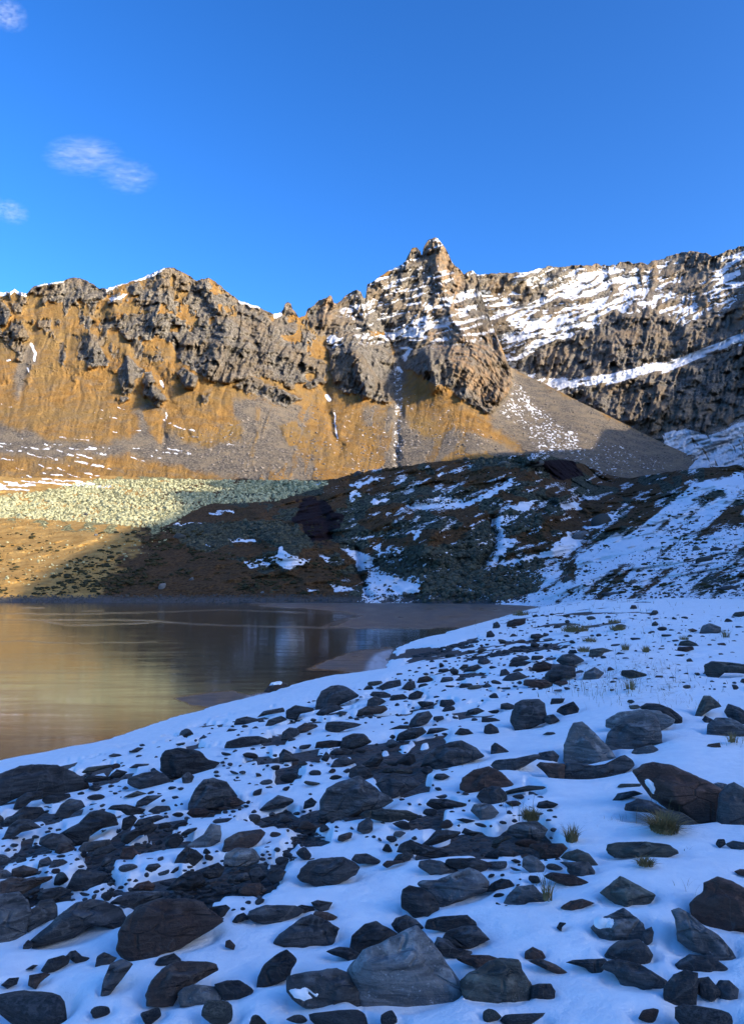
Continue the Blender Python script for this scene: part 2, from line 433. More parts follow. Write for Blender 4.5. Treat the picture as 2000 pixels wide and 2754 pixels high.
D_C = TPS([(1100, 780, 1500), (1280, 738, 1500), (1280, 850, 1420), (1330, 950, 1330), (1400, 900, 1330), (1400, 990, 1220), (1500, 716, 1520), (1500, 850, 1370), (1500, 940, 1240), (1480, 1030, 1130), (1650, 708, 1560), (1650, 850, 1330), (1650, 900, 1220), (1620, 1000, 1110), (1600, 1060, 1040), (1560, 1100, 1010),
 (1800, 690, 1550), (1800, 850, 1270), (1800, 950, 1130), (1790, 1000, 1060), (1750, 1080, 960), (1720, 1160, 900), (1850, 1200, 800), (1960, 1240, 740), (2000, 660, 1450), (2000, 800, 1230), (2000, 900, 1080), (2000, 1000, 980), (2000, 1100, 880), (2000, 1220, 760), (1850, 1290, 700),
 (2300, 610, 1300), (2300, 900, 950), (2300, 1250, 660), (1400, 1150, 950), (1400, 1300, 850), (1700, 1300, 750)], 2e-4)

ROCK_AB = [
 [(285, 815), (330, 770), (430, 722), (480, 722), (530, 758), (560, 748), (600, 775), (640, 806), (700, 830), (760, 850), (800, 880), (850, 915), (868, 970), (878, 1010), (850, 1035), (800, 1040), (720, 1020), (660, 1020), (600, 1030), (540, 1005), (480, 972), (470, 930), (430, 905), (385, 912), (330, 900), (290, 870)],
 [(630, 1040), (660, 1020), (700, 1025), (780, 1050), (815, 1070), (780, 1090), (740, 1080), (690, 1070), (640, 1062)],
 [(875, 925), (900, 900), (985, 880), (1040, 920), (1070, 980), (1075, 1020), (1060, 1080), (1010, 1075), (950, 1060), (900, 1040), (878, 990)],
 [(820, 830), (890, 790), (905, 815), (965, 778), (990, 760), (1050, 725), (1095, 690), (1160, 640), (1200, 665), (1245, 720), (1290, 715), (1310, 800), (1330, 890), (1360, 980), (1330, 960), (1240, 930), (1150, 940), (1085, 985), (1060, 940), (1030, 900), (980, 880), (930, 900), (880, 920), (840, 880)],
 [(1085, 985), (1120, 955), (1160, 935), (1230, 920), (1330, 930), (1375, 990), (1370, 1050), (1330, 1100), (1300, 1115), (1250, 1085), (1180, 1035), (1120, 1003)],
 [(212, 930), (240, 900), (262, 905), (298, 965), (290, 985), (250, 985), (215, 965)],
 [(316, 1000), (330, 950), (348, 945), (378, 975), (383, 1005), (360, 1040), (345, 1065), (318, 1045)],
 [(383, 1010), (400, 1005), (408, 1030), (440, 1050), (446, 1070), (425, 1088), (385, 1072), (392, 1050)],
 [(486, 1000), (500, 992), (535, 1012), (525, 1043), (500, 1040)],
 [(30, 880), (42, 858), (58, 875), (80, 905), (60, 915), (35, 905)], [(225, 850), (250, 845), (262, 865), (240, 885), (226, 880)],
 [(0, 825), (20, 822), (30, 850), (15, 865), (0, 865)], [(36, 808), (50, 804), (67, 828), (60, 840), (40, 830)],
 [(80, 775), (110, 758), (165, 752), (205, 744), (235, 756), (280, 775), (285, 800), (230, 815), (150, 812), (100, 800)],
 [(163, 940), (175, 915), (183, 960), (175, 990), (166, 975)], [(243, 815), (265, 810), (262, 838), (248, 840)], [(760, 815), (785, 812), (798, 850), (760, 850)],
 [(383, 950), (440, 945), (450, 965), (400, 965)], [(120, 870), (145, 862), (140, 890), (122, 895)], [(310, 1060), (330, 1058), (342, 1078), (318, 1080)], [(545, 1060), (568, 1055), (572, 1078), (550, 1082)]]
MIX_AB = [[(285, 800), (430, 722), (560, 748), (640, 806), (640, 850), (560, 880), (500, 900), (420, 900), (340, 880), (290, 860)], [(700, 840), (800, 870), (870, 920), (878, 1060), (820, 1085), (700, 1030), (840, 1000), (790, 930)]]
SCREE_AB = [
 [(-500, 1120), (0, 1135), (60, 1160), (130, 1180), (260, 1192), (345, 1180), (375, 1150), (350, 1105), (440, 1090), (455, 1160), (490, 1195), (560, 1195), (650, 1190), (640, 1130), (628, 1080), (700, 1070), (800, 1085), (835, 1110), (820, 1180), (850, 1230), (835, 1320), (560, 1275), (430, 1245), (300, 1225), (0, 1230), (-500, 1230)],
 [(985, 1085), (1060, 1080), (1090, 1130), (1130, 1175), (1210, 1145), (1330, 1185), (1420, 1230), (1420, 1320), (960, 1330)],
 [(1300, 1112), (1350, 1050), (1378, 985), (1460, 1025), (1600, 1100), (1900, 1240), (2200, 1400), (1600, 1350), (1400, 1300), (1420, 1230), (1370, 1180)],
 [(1052, 950), (1075, 940), (1088, 1000), (1095, 1290), (1050, 1290), (1060, 1100)], [(60, 930), (90, 925), (108, 960), (75, 1020), (45, 1080), (35, 1060)]]
ORANGE_AB = [[(755, 1145), (790, 1140), (808, 1180), (780, 1195), (760, 1175)], [(385, 1110), (430, 1100), (450, 1160), (430, 1200), (395, 1150)], [(860, 1170), (1000, 1150), (1030, 1290), (840, 1310), (850, 1240)], [(1200, 1222), (1320, 1225), (1330, 1240), (1190, 1250)], [(0, 1250), (500, 1262), (560, 1290), (0, 1330)]]
def gl(*p): return list(p)

NXA = 2.5
xa = np.concatenate([np.arange(-400, -60, 8.0), np.arange(-60, 1960, NXA), np.arange(1960, 2300, 10.0)])
ta = np.linspace(0, 1, 250)
tp = prof(TOP_AB, xa) + 6 * (fbm(v3(xa / 9, 0 * xa), 3, 5) - 0.5) * np.clip((1400 - xa) / 100, 0.2, 1)
bt = np.maximum(np.full(xa.shape, 1345.0), tp + 40)
X = np.broadcast_to(xa, (len(ta), len(xa))).copy()
def smooth_top(a, x, w=45.0):
    g = np.arange(x[0], x[-1], 2.5); v = np.interp(g, x, a); k = np.exp(-0.5 * (np.arange(-60, 61) * 2.5 / w) ** 2); k /= k.sum()
    return np.interp(x, g, np.convolve(np.pad(v, 60, 'edge'), k, 'valid'))
tsm = smooth_top(tp, xa)
Y = tsm[None] + (bt - tsm)[None] * ta[:, None] + (tp - tsm)[None] * (1 - ta[:, None]) ** 9
D = D_AB(X, Y)
wx = X + 44 * (fbm(v3(X / 40, Y / 48), 5, 1, 0.6) - 0.5); wy = Y + 44 * (fbm(v3(X / 40, Y / 48), 5, 2, 0.6) - 0.5)
rock = blob(wx, wy, ROCK_AB, 8)
mixd = blob(wx, wy, MIX_AB, 12)
pat = fbm(v3(X / 26, Y / 26), 4, 31)
rock = rock * (1 - mixd * sstep(0.50, 0.60, pat) * 0.85)
# small broken outcrops high on the grass slope
upper = sstep(1080, 860, Y) * (X < 860)
rock = np.maximum(rock, upper * sstep(0.57, 0.65, fbm(v3(X / 20, Y / 30), 5, 77, 0.6)))
scree = blob(wx, wy, SCREE_AB, 26)
orange = blob(wx, wy, ORANGE_AB, 10)
scree = scree * (1 - orange)
stripe = fbm(v3((X + (Y - 1100) * 0.25 + 20 * (fbm(v3(X / 40, Y / 40), 3, 12) - 0.5)) / 24, Y / 110), 4, 9, 0.6)
scree = np.clip(scree - 0.6 * sstep(0.45, 0.65, stripe) * sstep(600, 700, X) * sstep(1350, 1230, X) * sstep(1060, 1120, Y), 0, 1)
# relief -----------------------------------------------------
B = at(X, Y, D)
def craggy(B, s):
    q = B / np.array([24, 95, 80]); big = ridged(q + 0.9 * (fbm(q * 0.8, 3, s + 9)[..., None] - 0.5), 6, s, 0.62)
    q2 = B / np.array([9, 16, 22.0]); small = ridged(q2 + 0.6 * (fbm(q2, 2, s + 29)[..., None] - 0.5), 4, s + 20, 0.7)
    return big, small
big, small = craggy(B, 3)
sdk = sstep(0.2, 0.8, rock)
tiny_ = ridged(B / np.array([3.6, 5, 7]), 2, 91) - 0.6
uu_ = X + 0.45 * Y + 16 * (fbm(v3(X / 30, Y / 30), 3, 92) - 0.5); vv_ = Y - 0.3 * X
jt = ridged(v3(uu_ / 10, vv_ / 42), 4, 93, 0.6); jt2 = ridged(v3((X - 0.5 * Y) / 13, Y / 30 + 0.01 * X), 3, 94, 0.6)
md_ = 0.35 + 1.3 * fbm(v3(X / 60, Y / 50), 3, 100)
wq = 0.5 * (fbm(v3(X / 14, Y / 14), 3, 94) - 0.5)
cu_ = (X + 0.5 * Y) / 22; cv_ = (Y - 0.5 * X) / 52
D = D - rock * md_ * (8 * (jt - 0.62) + 11 * crags(cu_ + wq, cv_ + wq, 1) + 5 * crags(cu_ * 2.3 - wq, cv_ * 1.7, 2) + 2.4 * crags(cu_ * 5.2, cv_ * 3.6, 3))
D = D - 14 * rock * (big - 0.60) - 3 * rock * (small - 0.55) - 44 * rock * (ridged(B / np.array([60, 70, 90]), 5, 77, 0.62) - 0.6) - 1.5 * rock * tiny_
D = D + 30 * (fbm(B / 120, 3, 60) - 0.5) * (1 - rock) * (1 - scree) + 11 * (fbm(B / 20, 5, 61, 0.65) - 0.5) * (1 - 0.6 * scree) + 7 * (1 - scree) * (ridged(v3((X + 0.15 * Y + 30 * (fbm(v3(X / 60, Y / 60), 3, 62) - 0.5)) / 26, Y / 150), 4, 63, 0.62) - 0.6)
D = D - 4 * rock     # crags stand proud of the turf
for pts, w, amp in [
  ([(100, 830), (80, 960), (50, 1090)], 9, 12), ([(250, 810), (330, 910), (420, 1010), (450, 1090), (440, 1200)], 14, 26), ([(450, 1060), (470, 1110), (540, 1200)], 8, 10), ([(585, 860), (500, 900), (475, 960)], 14, 30),
  ([(868, 880), (872, 960), (878, 1050), (890, 1130), (910, 1220)], 12, 34), ([(1040, 900), (1066, 960), (1074, 1080), (1068, 1280)], 12, 34), ([(1320, 930), (1345, 1000), (1380, 1060)], 8, 0),
  ([(640, 810), (660, 880), (700, 930)], 10, 24), ([(140, 800), (170, 900), (180, 1010)], 16, 16), ([(1225, 930), (1238, 1000), (1210, 1060)], 12, 20), ([(1310, 820), (1322, 890), (1318, 940)], 9, 30), ([(1010, 830), (1030, 880)], 12, 24)]:
    D = D + 0.24 * amp * np.exp(-(sdline(wx + 14 * (fbm(v3(X / 25, Y / 25), 3, 19) - 0.5), Y, pts) / w) ** 2) * (0.5 + fbm(v3(X / 30, Y / 30), 2, 18))
for pts, w, amp in [([(1170, 660), (1180, 740), (1190, 800), (1240, 900)], 18, 34), ([(890, 800), (880, 860)], 16, 22), ([(965, 785), (970, 850), (1000, 900)], 14, 20), ([(1110, 680), (1090, 760)], 12, 18), ([(240, 905), (250, 960)], 16, 24), ([(345, 950), (355, 1030)], 13, 22), ([(408, 1030), (425, 1070)], 13, 24),
  ([(320, 780), (310, 850)], 14, 14), ([(440, 740), (430, 880)], 24, 24), ([(560, 760), (620, 900), (560, 990)], 24, 30), ([(1335, 900), (1360, 1000), (1330, 1080)], 12, 26), ([(1160, 960), (1170, 1040)], 14, 22), ([(515, 1000), (520, 1030)], 12, 18), ([(55, 870), (60, 900)], 12, 16), ([(960, 950), (990, 1050)], 22, 26)]:
    D = D - amp * np.exp(-(sdline(wx, wy, pts) / w) ** 2)
# ledges dipping on the summit block
led = fbm(v3((X) / 70, (Y + 0.28 * X) / 9, 0.0), 3, 44)
summit = blob(X, Y, [(820, 830), (1000, 740), (1160, 630), (1260, 735), (1330, 900), (1240, 930), (1060, 970), (940, 860)], 20)
D = D + 26 * summit * (led - 0.5)
P = at(X, Y, D)
P[..., 2] += 0
N = normals(P)
snow = np.zeros(X.shape)
nz = N[..., 2]
aspect = fbm(v3(X / 40, Y / 12), 4, 50)
rightish = sstep(820, 1000, X) * sstep(1000, 860, Y)
snow = np.maximum(snow, rightish * 0.85 * sstep(0.58, 1.0, nz + 1.3 * (led - 0.5) + 0.5 * (aspect - 0.5)))
snow = np.maximum(snow, blob(wx, wy, [[(1030, 900), (1100, 872), (1200, 852), (1212, 875), (1130, 925), (1085, 968), (1062, 930)]], 8) * 0.95 * sstep(0.38, 0.50, aspect))
snow = np.maximum(snow, blob(wx, wy, [[(860, 895), (900, 888), (935, 905), (885, 925)], [(890, 925), (930, 918), (920, 945), (880, 955)]], 6) * 0.8 * sstep(0.42, 0.52, aspect))
# cornices along the ridge
dtop = Y - tp[None]
crest = ((X > 285) & (X < 445) & (dtop < 5 + 4 * np.sin(X / 20))) | ((X < 75) & (dtop < 9)) | ((X > 100) & (X < 175) & (dtop < 4)) | ((X > 640) & (X < 700) & (dtop < 6)) | ((X > 735) & (X < 760) & (dtop < 12))
snow = np.maximum(snow, crest * 1.0)
snow = np.maximum(snow, blob(wx, wy, [(290, 800), (350, 785), (340, 795), (300, 808)], 4))
for pts, w in [([(82, 925), (100, 950), (95, 970)], 3), ([(75, 990), (78, 1000)], 2), ([(445, 1110), (447, 1125)], 2), ([(20, 970), (28, 968)], 2), ([(878, 1065), (886, 1075)], 5), ([(900, 1110), (908, 1180)], 1.5), ([(1068, 990), (1078, 1000)], 4), ([(430, 1025), (440, 1040)], 3)]:
    snow = np.maximum(snow, sstep(w + 2, w - 2, sdline(wx * 0.4 + X * 0.6, Y, pts)))
dn = fbm(v3(X / 11, Y / 9), 3, 97)
# long thin drifts low on the left
rs = random.Random(5)
for k in range(110):
    cx = rs.uniform(-300, 560); cy = rs.uniform(1060, 1290)
    if rs.random() < 0.45: cy = rs.uniform(1200, 1320); cx = rs.uniform(-300, 300)
    if cy < 1180 and rs.random() < 0.45: continue
    L = rs.uniform(4, 15) * (2.0 if cy > 1190 else 1.0); sl = rs.uniform(0.05, 0.45)
    w = rs.uniform(0.2, 1.2) * (1.5 if cy > 1200 else 1)
    mm = (abs(X - cx) < L + 20) & (abs(Y - cy) < L + 20)
    d = sdline(X[mm], Y[mm] + 7 * (dn[mm] - 0.5), [(cx - L, cy - L * sl), (cx, cy), (cx + L, cy + L * sl * 0.4)])
    snow[mm] = np.maximum(snow[mm], sstep(w + 2.2, w - 1.6, d) * np.clip(0.1 + 1.3 * dn[mm], 0, 1))
for pts in ([(120, 1195), (190, 1225), (215, 1232)], [(125, 1225), (170, 1245)], [(440, 1130), (480, 1150), (525, 1160)], [(160, 1175), (240, 1185)], [(600, 1195), (660, 1198)], [(200, 1240), (300, 1262)], [(55, 1290), (130, 1310)]):
    snow = np.maximum(snow, sstep(4, 1.0, sdline(X, Y + 8 * (dn - 0.5), pts)) * np.clip(0.05 + 1.2 * dn, 0, 1) * 0.8)
# dusting along the gullies and the grey fan
dust = fbm(v3(X / 5, Y / 3), 4, 83, 0.65)
snow = np.maximum(snow, 0.50 * sstep(26, 6, sdline(X, Y, [(1066, 990), (1072, 1080), (1066, 1290)])) * sstep(0.3, 0.58, dust))
fan = blob(X, Y, [(1385, 1010), (1440, 1060), (1500, 1130), (1570, 1160), (1560, 1215), (1450, 1235), (1390, 1150), (1330, 1120)], 22)
snow = np.maximum(snow, fan * 0.56 * sstep(0.38, 0.60, dust + 0.18 * (fbm(v3((X - Y) / 30, Y / 60), 2, 84) - 0.5)))
snow = np.maximum(snow, 0.45 * blob(X, Y, [(1080, 1030), (1200, 1080), (1400, 1200), (1060, 1230)], 20) * sstep(0.50, 0.66, dust))
snow = np.maximum(snow, 0.45 * blob(X, Y, [(860, 1090), (1060, 1090), (1060, 1280), (880, 1290)], 20) * sstep(0.50, 0.67, dust))
snow = np.maximum(snow, 0.55 * blob(X, Y, [(1600, 1160), (1850, 1260), (1600, 1300), (1450, 1260)], 20) * sstep(0.57, 0.66, dust))
warm = blob(wx, wy, [[(1150, 650), (1200, 660), (1240, 760), (1260, 860), (1180, 830)], [(760, 812), (790, 812), (800, 860)], [(860, 800), (895, 795), (900, 860), (860, 880)], [(1130, 880), (1380, 900), (1370, 1100), (1280, 1080)]], 16)
# back side of the range
def with_back(P, attrs, depth=260, drop=0.9, n=8):
    rows = []
    for k in range(n, 0, -1):
        f = (k / n) ** 1.4
        r = P[0].copy(); r[:, 1] += depth * f; r[:, 0] *= 1 + 0.05 * f; r[:, 2] -= depth * drop * f
        rows.append(r)
    P2 = np.concatenate([np.array(rows), P], 0)
    A2 = {k: np.concatenate([np.repeat(v[:1], n, 0), v], 0) for k, v in attrs.items()}
    return P2, A2
P2, A2 = with_back(P, dict(rock=rock, scree=scree, snow=snow, warm=warm))
mo = grid_mesh('mountain', P2, MT, A2); tag(mo, kind='structure')
GAB = (xa, tsm, bt, P)

# ---- right-hand range
xc = np.concatenate([np.arange(1100, 2060, 2.6), np.arange(2060, 2600, 10.0)])
tc = np.linspace(0, 1, 230)
tpc = prof(TOP_C, xc) + 7 * (fbm(v3(xc / 8, 0 * xc), 3, 15) - 0.5)
btc = np.full(xc.shape, 1330.0)
X = np.broadcast_to(xc, (len(tc), len(xc))).copy(); tsm = smooth_top(tpc, xc); Y = tsm[None] + (btc - tsm)[None] * tc[:, None] + (tpc - tsm)[None] * (1 - tc[:, None]) ** 9
D = D_C(X, Y)
wx = X + 24 * (fbm(v3(X / 50, Y / 50), 4, 71) - 0.5); wy = Y + 24 * (fbm(v3(X / 50, Y / 50), 4, 72) - 0.5)
CLIFF = [[(1385, 990), (1440, 945), (1500, 920), (1545, 910), (1600, 870), (1650, 840), (1700, 850), (1740, 830), (1800, 860), (1850, 880), (1930, 860), (2000, 800), (2100, 760), (2100, 880), (2000, 890), (1900, 935), (1800, 970), (1700, 985), (1640, 1005), (1560, 1015), (1450, 1018)],
 [(1500, 1060), (1600, 1050), (1700, 1020), (1800, 1000), (1900, 960), (2000, 930), (2200, 880), (2200, 1100), (2000, 1110), (1900, 1160), (1750, 1170), (1640, 1110), (1560, 1090)],
 [(1380, 800), (1450, 775), (1470, 790), (1410, 810)], [(1380, 775), (1400, 760), (1470, 800), (1440, 805)], [(1500, 700), (1640, 700), (1600, 720), (1500, 725)], [(1650, 700), (1740, 700), (1730, 718), (1660, 720)], [(1800, 670), (1930, 680), (1930, 720), (1850, 725), (1830, 700)],
 [(1400, 720), (1320, 735), (1300, 780), (1330, 800)]]
cliff = blob(wx, wy, CLIFF, 10)
B = at(X, Y, D)
led = fbm(v3(X / 50, (Y + (0.20 + 0.00008 * (X - 1250)) * X + 34 * (fbm(v3(X / 55, Y / 40), 4, 83) - 0.5)) / 7.5), 5, 81, 0.6)
led2 = fbm(v3(X / 130, (Y + 0.30 * X) / 26), 3, 82)
big, small = craggy(B, 40)
rib = ridged(v3((X + 0.15 * Y + 50 * (fbm(v3(X / 90, Y / 60), 4, 87) - 0.5)) / 58, Y / 300) + 0.2, 4, 88, 0.6)
jt = ridged(v3((X + 0.2 * Y + 14 * (fbm(v3(X / 26, Y / 26), 3, 95) - 0.5)) / 11, Y / 46), 4, 96, 0.6)
cu_ = (X + 0.35 * Y) / 22; cv_ = (Y + 0.1 * X) / 52; wq = 0.5 * (fbm(v3(X / 14, Y / 14), 3, 94) - 0.5)
D = D - (0.15 + 0.85 * cliff) * (15 * crags(cu_ + wq, cv_ + wq, 4) + 7 * crags(cu_ * 2.3 - wq, cv_ * 1.7, 5) + 3.4 * crags(cu_ * 5.2, cv_ * 3.6, 6))
D = D - (0.2 + 0.8 * cliff) * (24 * (big - 0.60) + 12 * (jt - 0.62) * (0.3 + 1.4 * fbm(v3(X / 70, Y / 50), 3, 99)) + 46 * (ridged(B / np.array([70, 90, 90]), 4, 78, 0.6) - 0.6)) - 3 * (0.5 + 0.5 * cliff) * (small - 0.55) - 1.5 * (ridged(B / np.array([3.6, 5, 7]), 2, 91) - 0.6)
D = D + (1 - 0.75 * cliff) * (34 * (led - 0.5) + 55 * (led2 - 0.5)) - 30 * (rib - 0.55) * sstep(1500, 1650, X) * sstep(1000, 900, Y)
D = D + 40 * (fbm(B / 150, 3, 90) - 0.5)
P = at(X, Y, D); N = normals(P); nz = N[..., 2]
asp = fbm(v3(X / 22, (Y + 0.2 * X) / 6), 4, 51)
ribm = sstep(0.66, 0.80, rib + 0.25 * (asp - 0.5)) * sstep(1560, 1720, X) * sstep(1000, 900, Y)
snow = 0.92 * sstep(0.46, 0.94, nz + 1.25 * (led - 0.5) + 0.5 * (asp - 0.5) - 0.6 * cliff - 0.35 * ribm)
SN = [[(1310, 740), (1420, 733), (1560, 730), (1640, 725), (1700, 760), (1640, 800), (1600, 850), (1500, 905), (1430, 950), (1385, 985), (1350, 900), (1330, 830)]]
snowy = blob(wx, wy, SN, 14)
snow = np.clip(snow + snowy * sstep(0.42, 0.58, led + 0.3 * (asp - 0.5)) * 0.45 * (1 - cliff), 0, 1)
band = np.maximum(sstep(15, 6, sdline(wx * 0.3 + X * 0.7, wy * 0.3 + Y * 0.7, [(1480, 1045), (1560, 1030), (1630, 1018), (1700, 1000), (1760, 988), (1800, 985), (1900, 945), (2000, 902), (2300, 800)])), 0) * sstep(0.3, 0.42, asp + 0.2 * (X > 1640))
basin = blob(wx, wy, [(1770, 1175), (1850, 1155), (1900, 1165), (1960, 1145), (2300, 1080), (2300, 1330), (1850, 1330), (1800, 1230)], 10)
snow = np.maximum(snow * (1 - 0.55 * sstep(1010, 1060, Y)), np.maximum(band, basin * sstep(0.30, 0.44, fbm(v3((X - 0.6 * Y) / 12, (Y + X) / 60), 3, 52) + 0.1)))
rockc = np.clip(0.75 + 0.0 * X, 0, 1) + 0.25 * cliff
warm = np.maximum(cliff * sstep(0.45, 0.6, fbm(v3(X / 60, Y / 60), 3, 33)) * 0.4, ribm * 0.4)
P2, A2 = with_back(P, dict(rock=rockc, scree=0.3 + 0 * X, snow=snow, warm=warm), 400, 0.8)
mo = grid_mesh('mountain', P2, MT, A2); tag(mo, kind='structure')

print('TIMING c_mountain.py %.1f' % (time.time() - _t0))
# ================================================================ NEAR HILLS ROUND THE LAKE
TOP_D = [(-500, 1270), (0, 1283), (200, 1283), (430, 1283), (560, 1288), (700, 1288), (800, 1292), (900, 1288), (940, 1278), (952, 1270), (964, 1266), (976, 1272), (1000, 1264), (1100, 1252), (1160, 1243), (1230, 1236), (1300, 1233), (1370, 1228), (1400, 1222), (1440, 1220), (1480, 1224), (1500, 1232), (1560, 1246), (1600, 1262), (1640, 1278),
 (1690, 1288), (1740, 1278), (1800, 1268), (1870, 1260), (1950, 1254), (2000, 1246), (2100, 1236), (2500, 1180)]
BOT_D = [(-500, 1650), (1300, 1650), (1430, 1655), (1600, 1638), (1800, 1622), (2000, 1610), (2500, 1600)]
D_D = TPS([(-400, 1285, 500), (0, 1285, 515), (0, 1350, 440), (0, 1430, 360), (0, 1500, 305), (0, 1600, 242), (0, 1650, 228), (-400, 1430, 330), (-400, 1600, 225), (-400, 1650, 210),
 (250, 1285, 525), (250, 1400, 390), (250, 1430, 350), (250, 1520, 285), (250, 1610, 237), (450, 1285, 530), (450, 1360, 420), (450, 1430, 345), (450, 1520, 280), (450, 1610, 234), (450, 1650, 225),
 (650, 1290, 520), (650, 1340, 420), (650, 1420, 335), (650, 1530, 270), (650, 1615, 231), (800, 1295, 440), (800, 1380, 350), (800, 1480, 290), (800, 1570, 250), (800, 1615, 229),
 (960, 1268, 400), (960, 1360, 340), (960, 1450, 300), (960, 1560, 255), (960, 1615, 226), (1100, 1250, 385), (1100, 1340, 320), (1100, 1450, 270), (1100, 1560, 240), (1100, 1620, 220), (1100, 1650, 212),
 (1250, 1236, 370), (1250, 1330, 310), (1250, 1440, 265), (1250, 1560, 232), (1250, 1620, 212), (1430, 1220, 355), (1430, 1300, 310), (1430, 1400, 270), (1430, 1500, 240), (1430, 1600, 200), (1430, 1640, 170),
 (1560, 1245, 420), (1560, 1320, 340), (1560, 1400, 280), (1560, 1500, 225), (1560, 1600, 155), (1560, 1640, 130), (1640, 1280, 450), (1640, 1340, 330), (1650, 1420, 255), (1700, 1500, 195), (1700, 1600, 125), (1720, 1290, 390), (1740, 1340, 310),
 (1850, 1262, 340), (1850, 1350, 270), (1850, 1450, 200), (1850, 1550, 135), (1850, 1610, 95), (2000, 1246, 330), (2000, 1350, 245), (2000, 1450, 175), (2000, 1550, 110), (2000, 1600, 80), (2400, 1200, 320), (2400, 1450, 150), (2400, 1600, 70)], 2e-4)
def z4(*p): return [(1000 + a * 0.607, 1200 + b * 0.607) for a, b in p]
def z3(*p): return [(a * 0.607, 1200 + b * 0.607) for a, b in p]
xd = np.concatenate([np.arange(-400, -60, 8.0), np.arange(-60, 2060, 2.5), np.arange(2060, 2450, 9.0)])
td = np.linspace(0, 1, 190)
tpd = prof(TOP_D, xd) + (5 * (fbm(v3(xd / 14, 0 * xd), 3, 25) - 0.5)) * (0.5 + 0.5 * sstep(780, 900, xd)) + 14 * (fbm(v3(xd / 60, 0 * xd), 4, 27) - 0.5) * sstep(900, 780, xd)
btd = prof(BOT_D, xd)
X = np.broadcast_to(xd, (len(td), len(xd))).copy(); Y = tpd[None] + (btd - tpd)[None] * td[:, None]
D = D_D(X, Y)
wx = X + 30 * (fbm(v3(X / 45, Y / 30), 4, 101) - 0.5); wy = Y + 20 * (fbm(v3(X / 45, Y / 30), 4, 102) - 0.5)
B = at(X, Y, D)
hum = fbm(B / np.array([26, 26, 26]), 4, 110, 0.5)
hum2 = fbm(B / 6.0, 3, 111, 0.6)
right = sstep(450, 800, X)
D = D - (14 + 16 * right) * (hum - 0.5) * sstep(1640, 1560, Y) * sstep(1.0, 0.9, td)[:, None] - 5.0 * (hum2 - 0.5) - 7 * right * (ridged(B / np.array([9, 14, 12.0]), 4, 113, 0.6) - 0.6)
# hollows and lips on the knoll
for pts, w, amp in [([(960, 1480), (968, 1540), (990, 1600)], 10, 9), ([(1360, 1290), (1240, 1340), (1100, 1365)], 12, 10), ([(1330, 1400), (1330, 1460), (1290, 1530)], 12, 9), ([(1400, 1260), (1500, 1290), (1560, 1340)], 22, 16), ([(860, 1370), (890, 1440)], 20, 8), ([(1640, 1380), (1560, 1440), (1500, 1520)], 20, 6)]:
    D = D + amp * np.exp(-(sdline(wx, wy, pts) / w) ** 2)
for pts, w, amp in [([(1440, 1225), (1420, 1260)], 30, 14), ([(1520, 1330), (1470, 1400)], 26, 14), ([(1180, 1400), (1150, 1480)], 30, 12), ([(700, 1400), (780, 1500)], 40, 12), ([(1620, 1375), (1640, 1385)], 16, 8)]:
    D = D - amp * np.exp(-(sdline(wx, wy, pts) / w) ** 2)
P = at(X, Y, D)
GD = (xd, tpd, btd, P)
def hill_pt(x, y):
    xs, tt, bb, PP = GD
    x = np.asarray(x, float); y = np.asarray(y, float)
    ci = np.interp(x, xs, np.arange(len(xs))); i0 = np.clip(ci.astype(int), 0, len(xs) - 2); fx = ci - i0
    t = (y - np.interp(x, xs, tt)) / (np.interp(x, xs, bb) - np.interp(x, xs, tt)) * (PP.shape[0] - 1)
    j0 = np.clip(t.astype(int), 0, PP.shape[0] - 2); fy = np.clip(t - j0, 0, 1)
    fx = fx[..., None]; fy = fy[..., None]
    return (PP[j0, i0] * (1 - fx) + PP[j0, i0 + 1] * fx) * (1 - fy) + (PP[j0 + 1, i0] * (1 - fx) + PP[j0 + 1, i0 + 1] * fx) * fy
RUB = [(-500, 1345), (0, 1336), (90, 1328), (160, 1316), (220, 1300), (280, 1286), (350, 1280), (430, 1262), (560, 1270), (800, 1280), (900, 1292), (820, 1320), (740, 1345), (640, 1350), (560, 1352), (500, 1380), (470, 1400), (350, 1400), (430, 1418), (330, 1408), (230, 1400), (60, 1392), (-500, 1385)]
rubble = blob(wx + 50 * (fbm(v3(X / 70, Y / 30), 4, 105) - 0.5), wy + 34 * (fbm(v3(X / 60, Y / 30), 4, 106) - 0.5), RUB, 14)
rubble = rubble * (1 - 0.9 * sstep(0.54, 0.64, fbm(v3(X / 50, Y / 12), 3, 107)))
rubble = np.maximum(rubble, 0.6 * blob(wx, wy, z3((0, 300), (600, 310), (760, 330), (700, 420), (420, 400), (0, 350)), 20) * sstep(0.45, 0.6, fbm(v3(X / 30, Y / 12), 3, 108)))
GREEN = [z3((760, 350), (1240, 330), (1380, 400), (1380, 450), (1270, 450), (1200, 400), (1100, 400), (900, 470), (800, 420)), z4((0, 480), (230, 440), (320, 480), (500, 330), (560, 360), (540, 480), (480, 560), (300, 640), (60, 560)), z4((560, 540), (760, 500), (740, 640), (560, 680), (200, 690), (240, 620)), z4((400, 60), (700, 40), (800, 140), (640, 100)),
 z4((170, 230), (420, 210), (430, 240), (200, 260)), z4((580, 300), (740, 290), (760, 340), (590, 400))]
green = blob(wx, wy, GREEN, 14)
green = np.maximum(green, 0.7 * sstep(0.52, 0.6, fbm(v3(X / 60, Y / 30), 4, 131)) * sstep(480, 700, X))
heath_shade = np.clip(sstep(200, 520, X + (Y - 1450) * 0.6) + 0.5 * (fbm(v3(X / 30, Y / 12), 3, 146) - 0.5) * (X > 60), 0, 1)  # heath cover; its edge follows the cast shadow, painting that shade darker
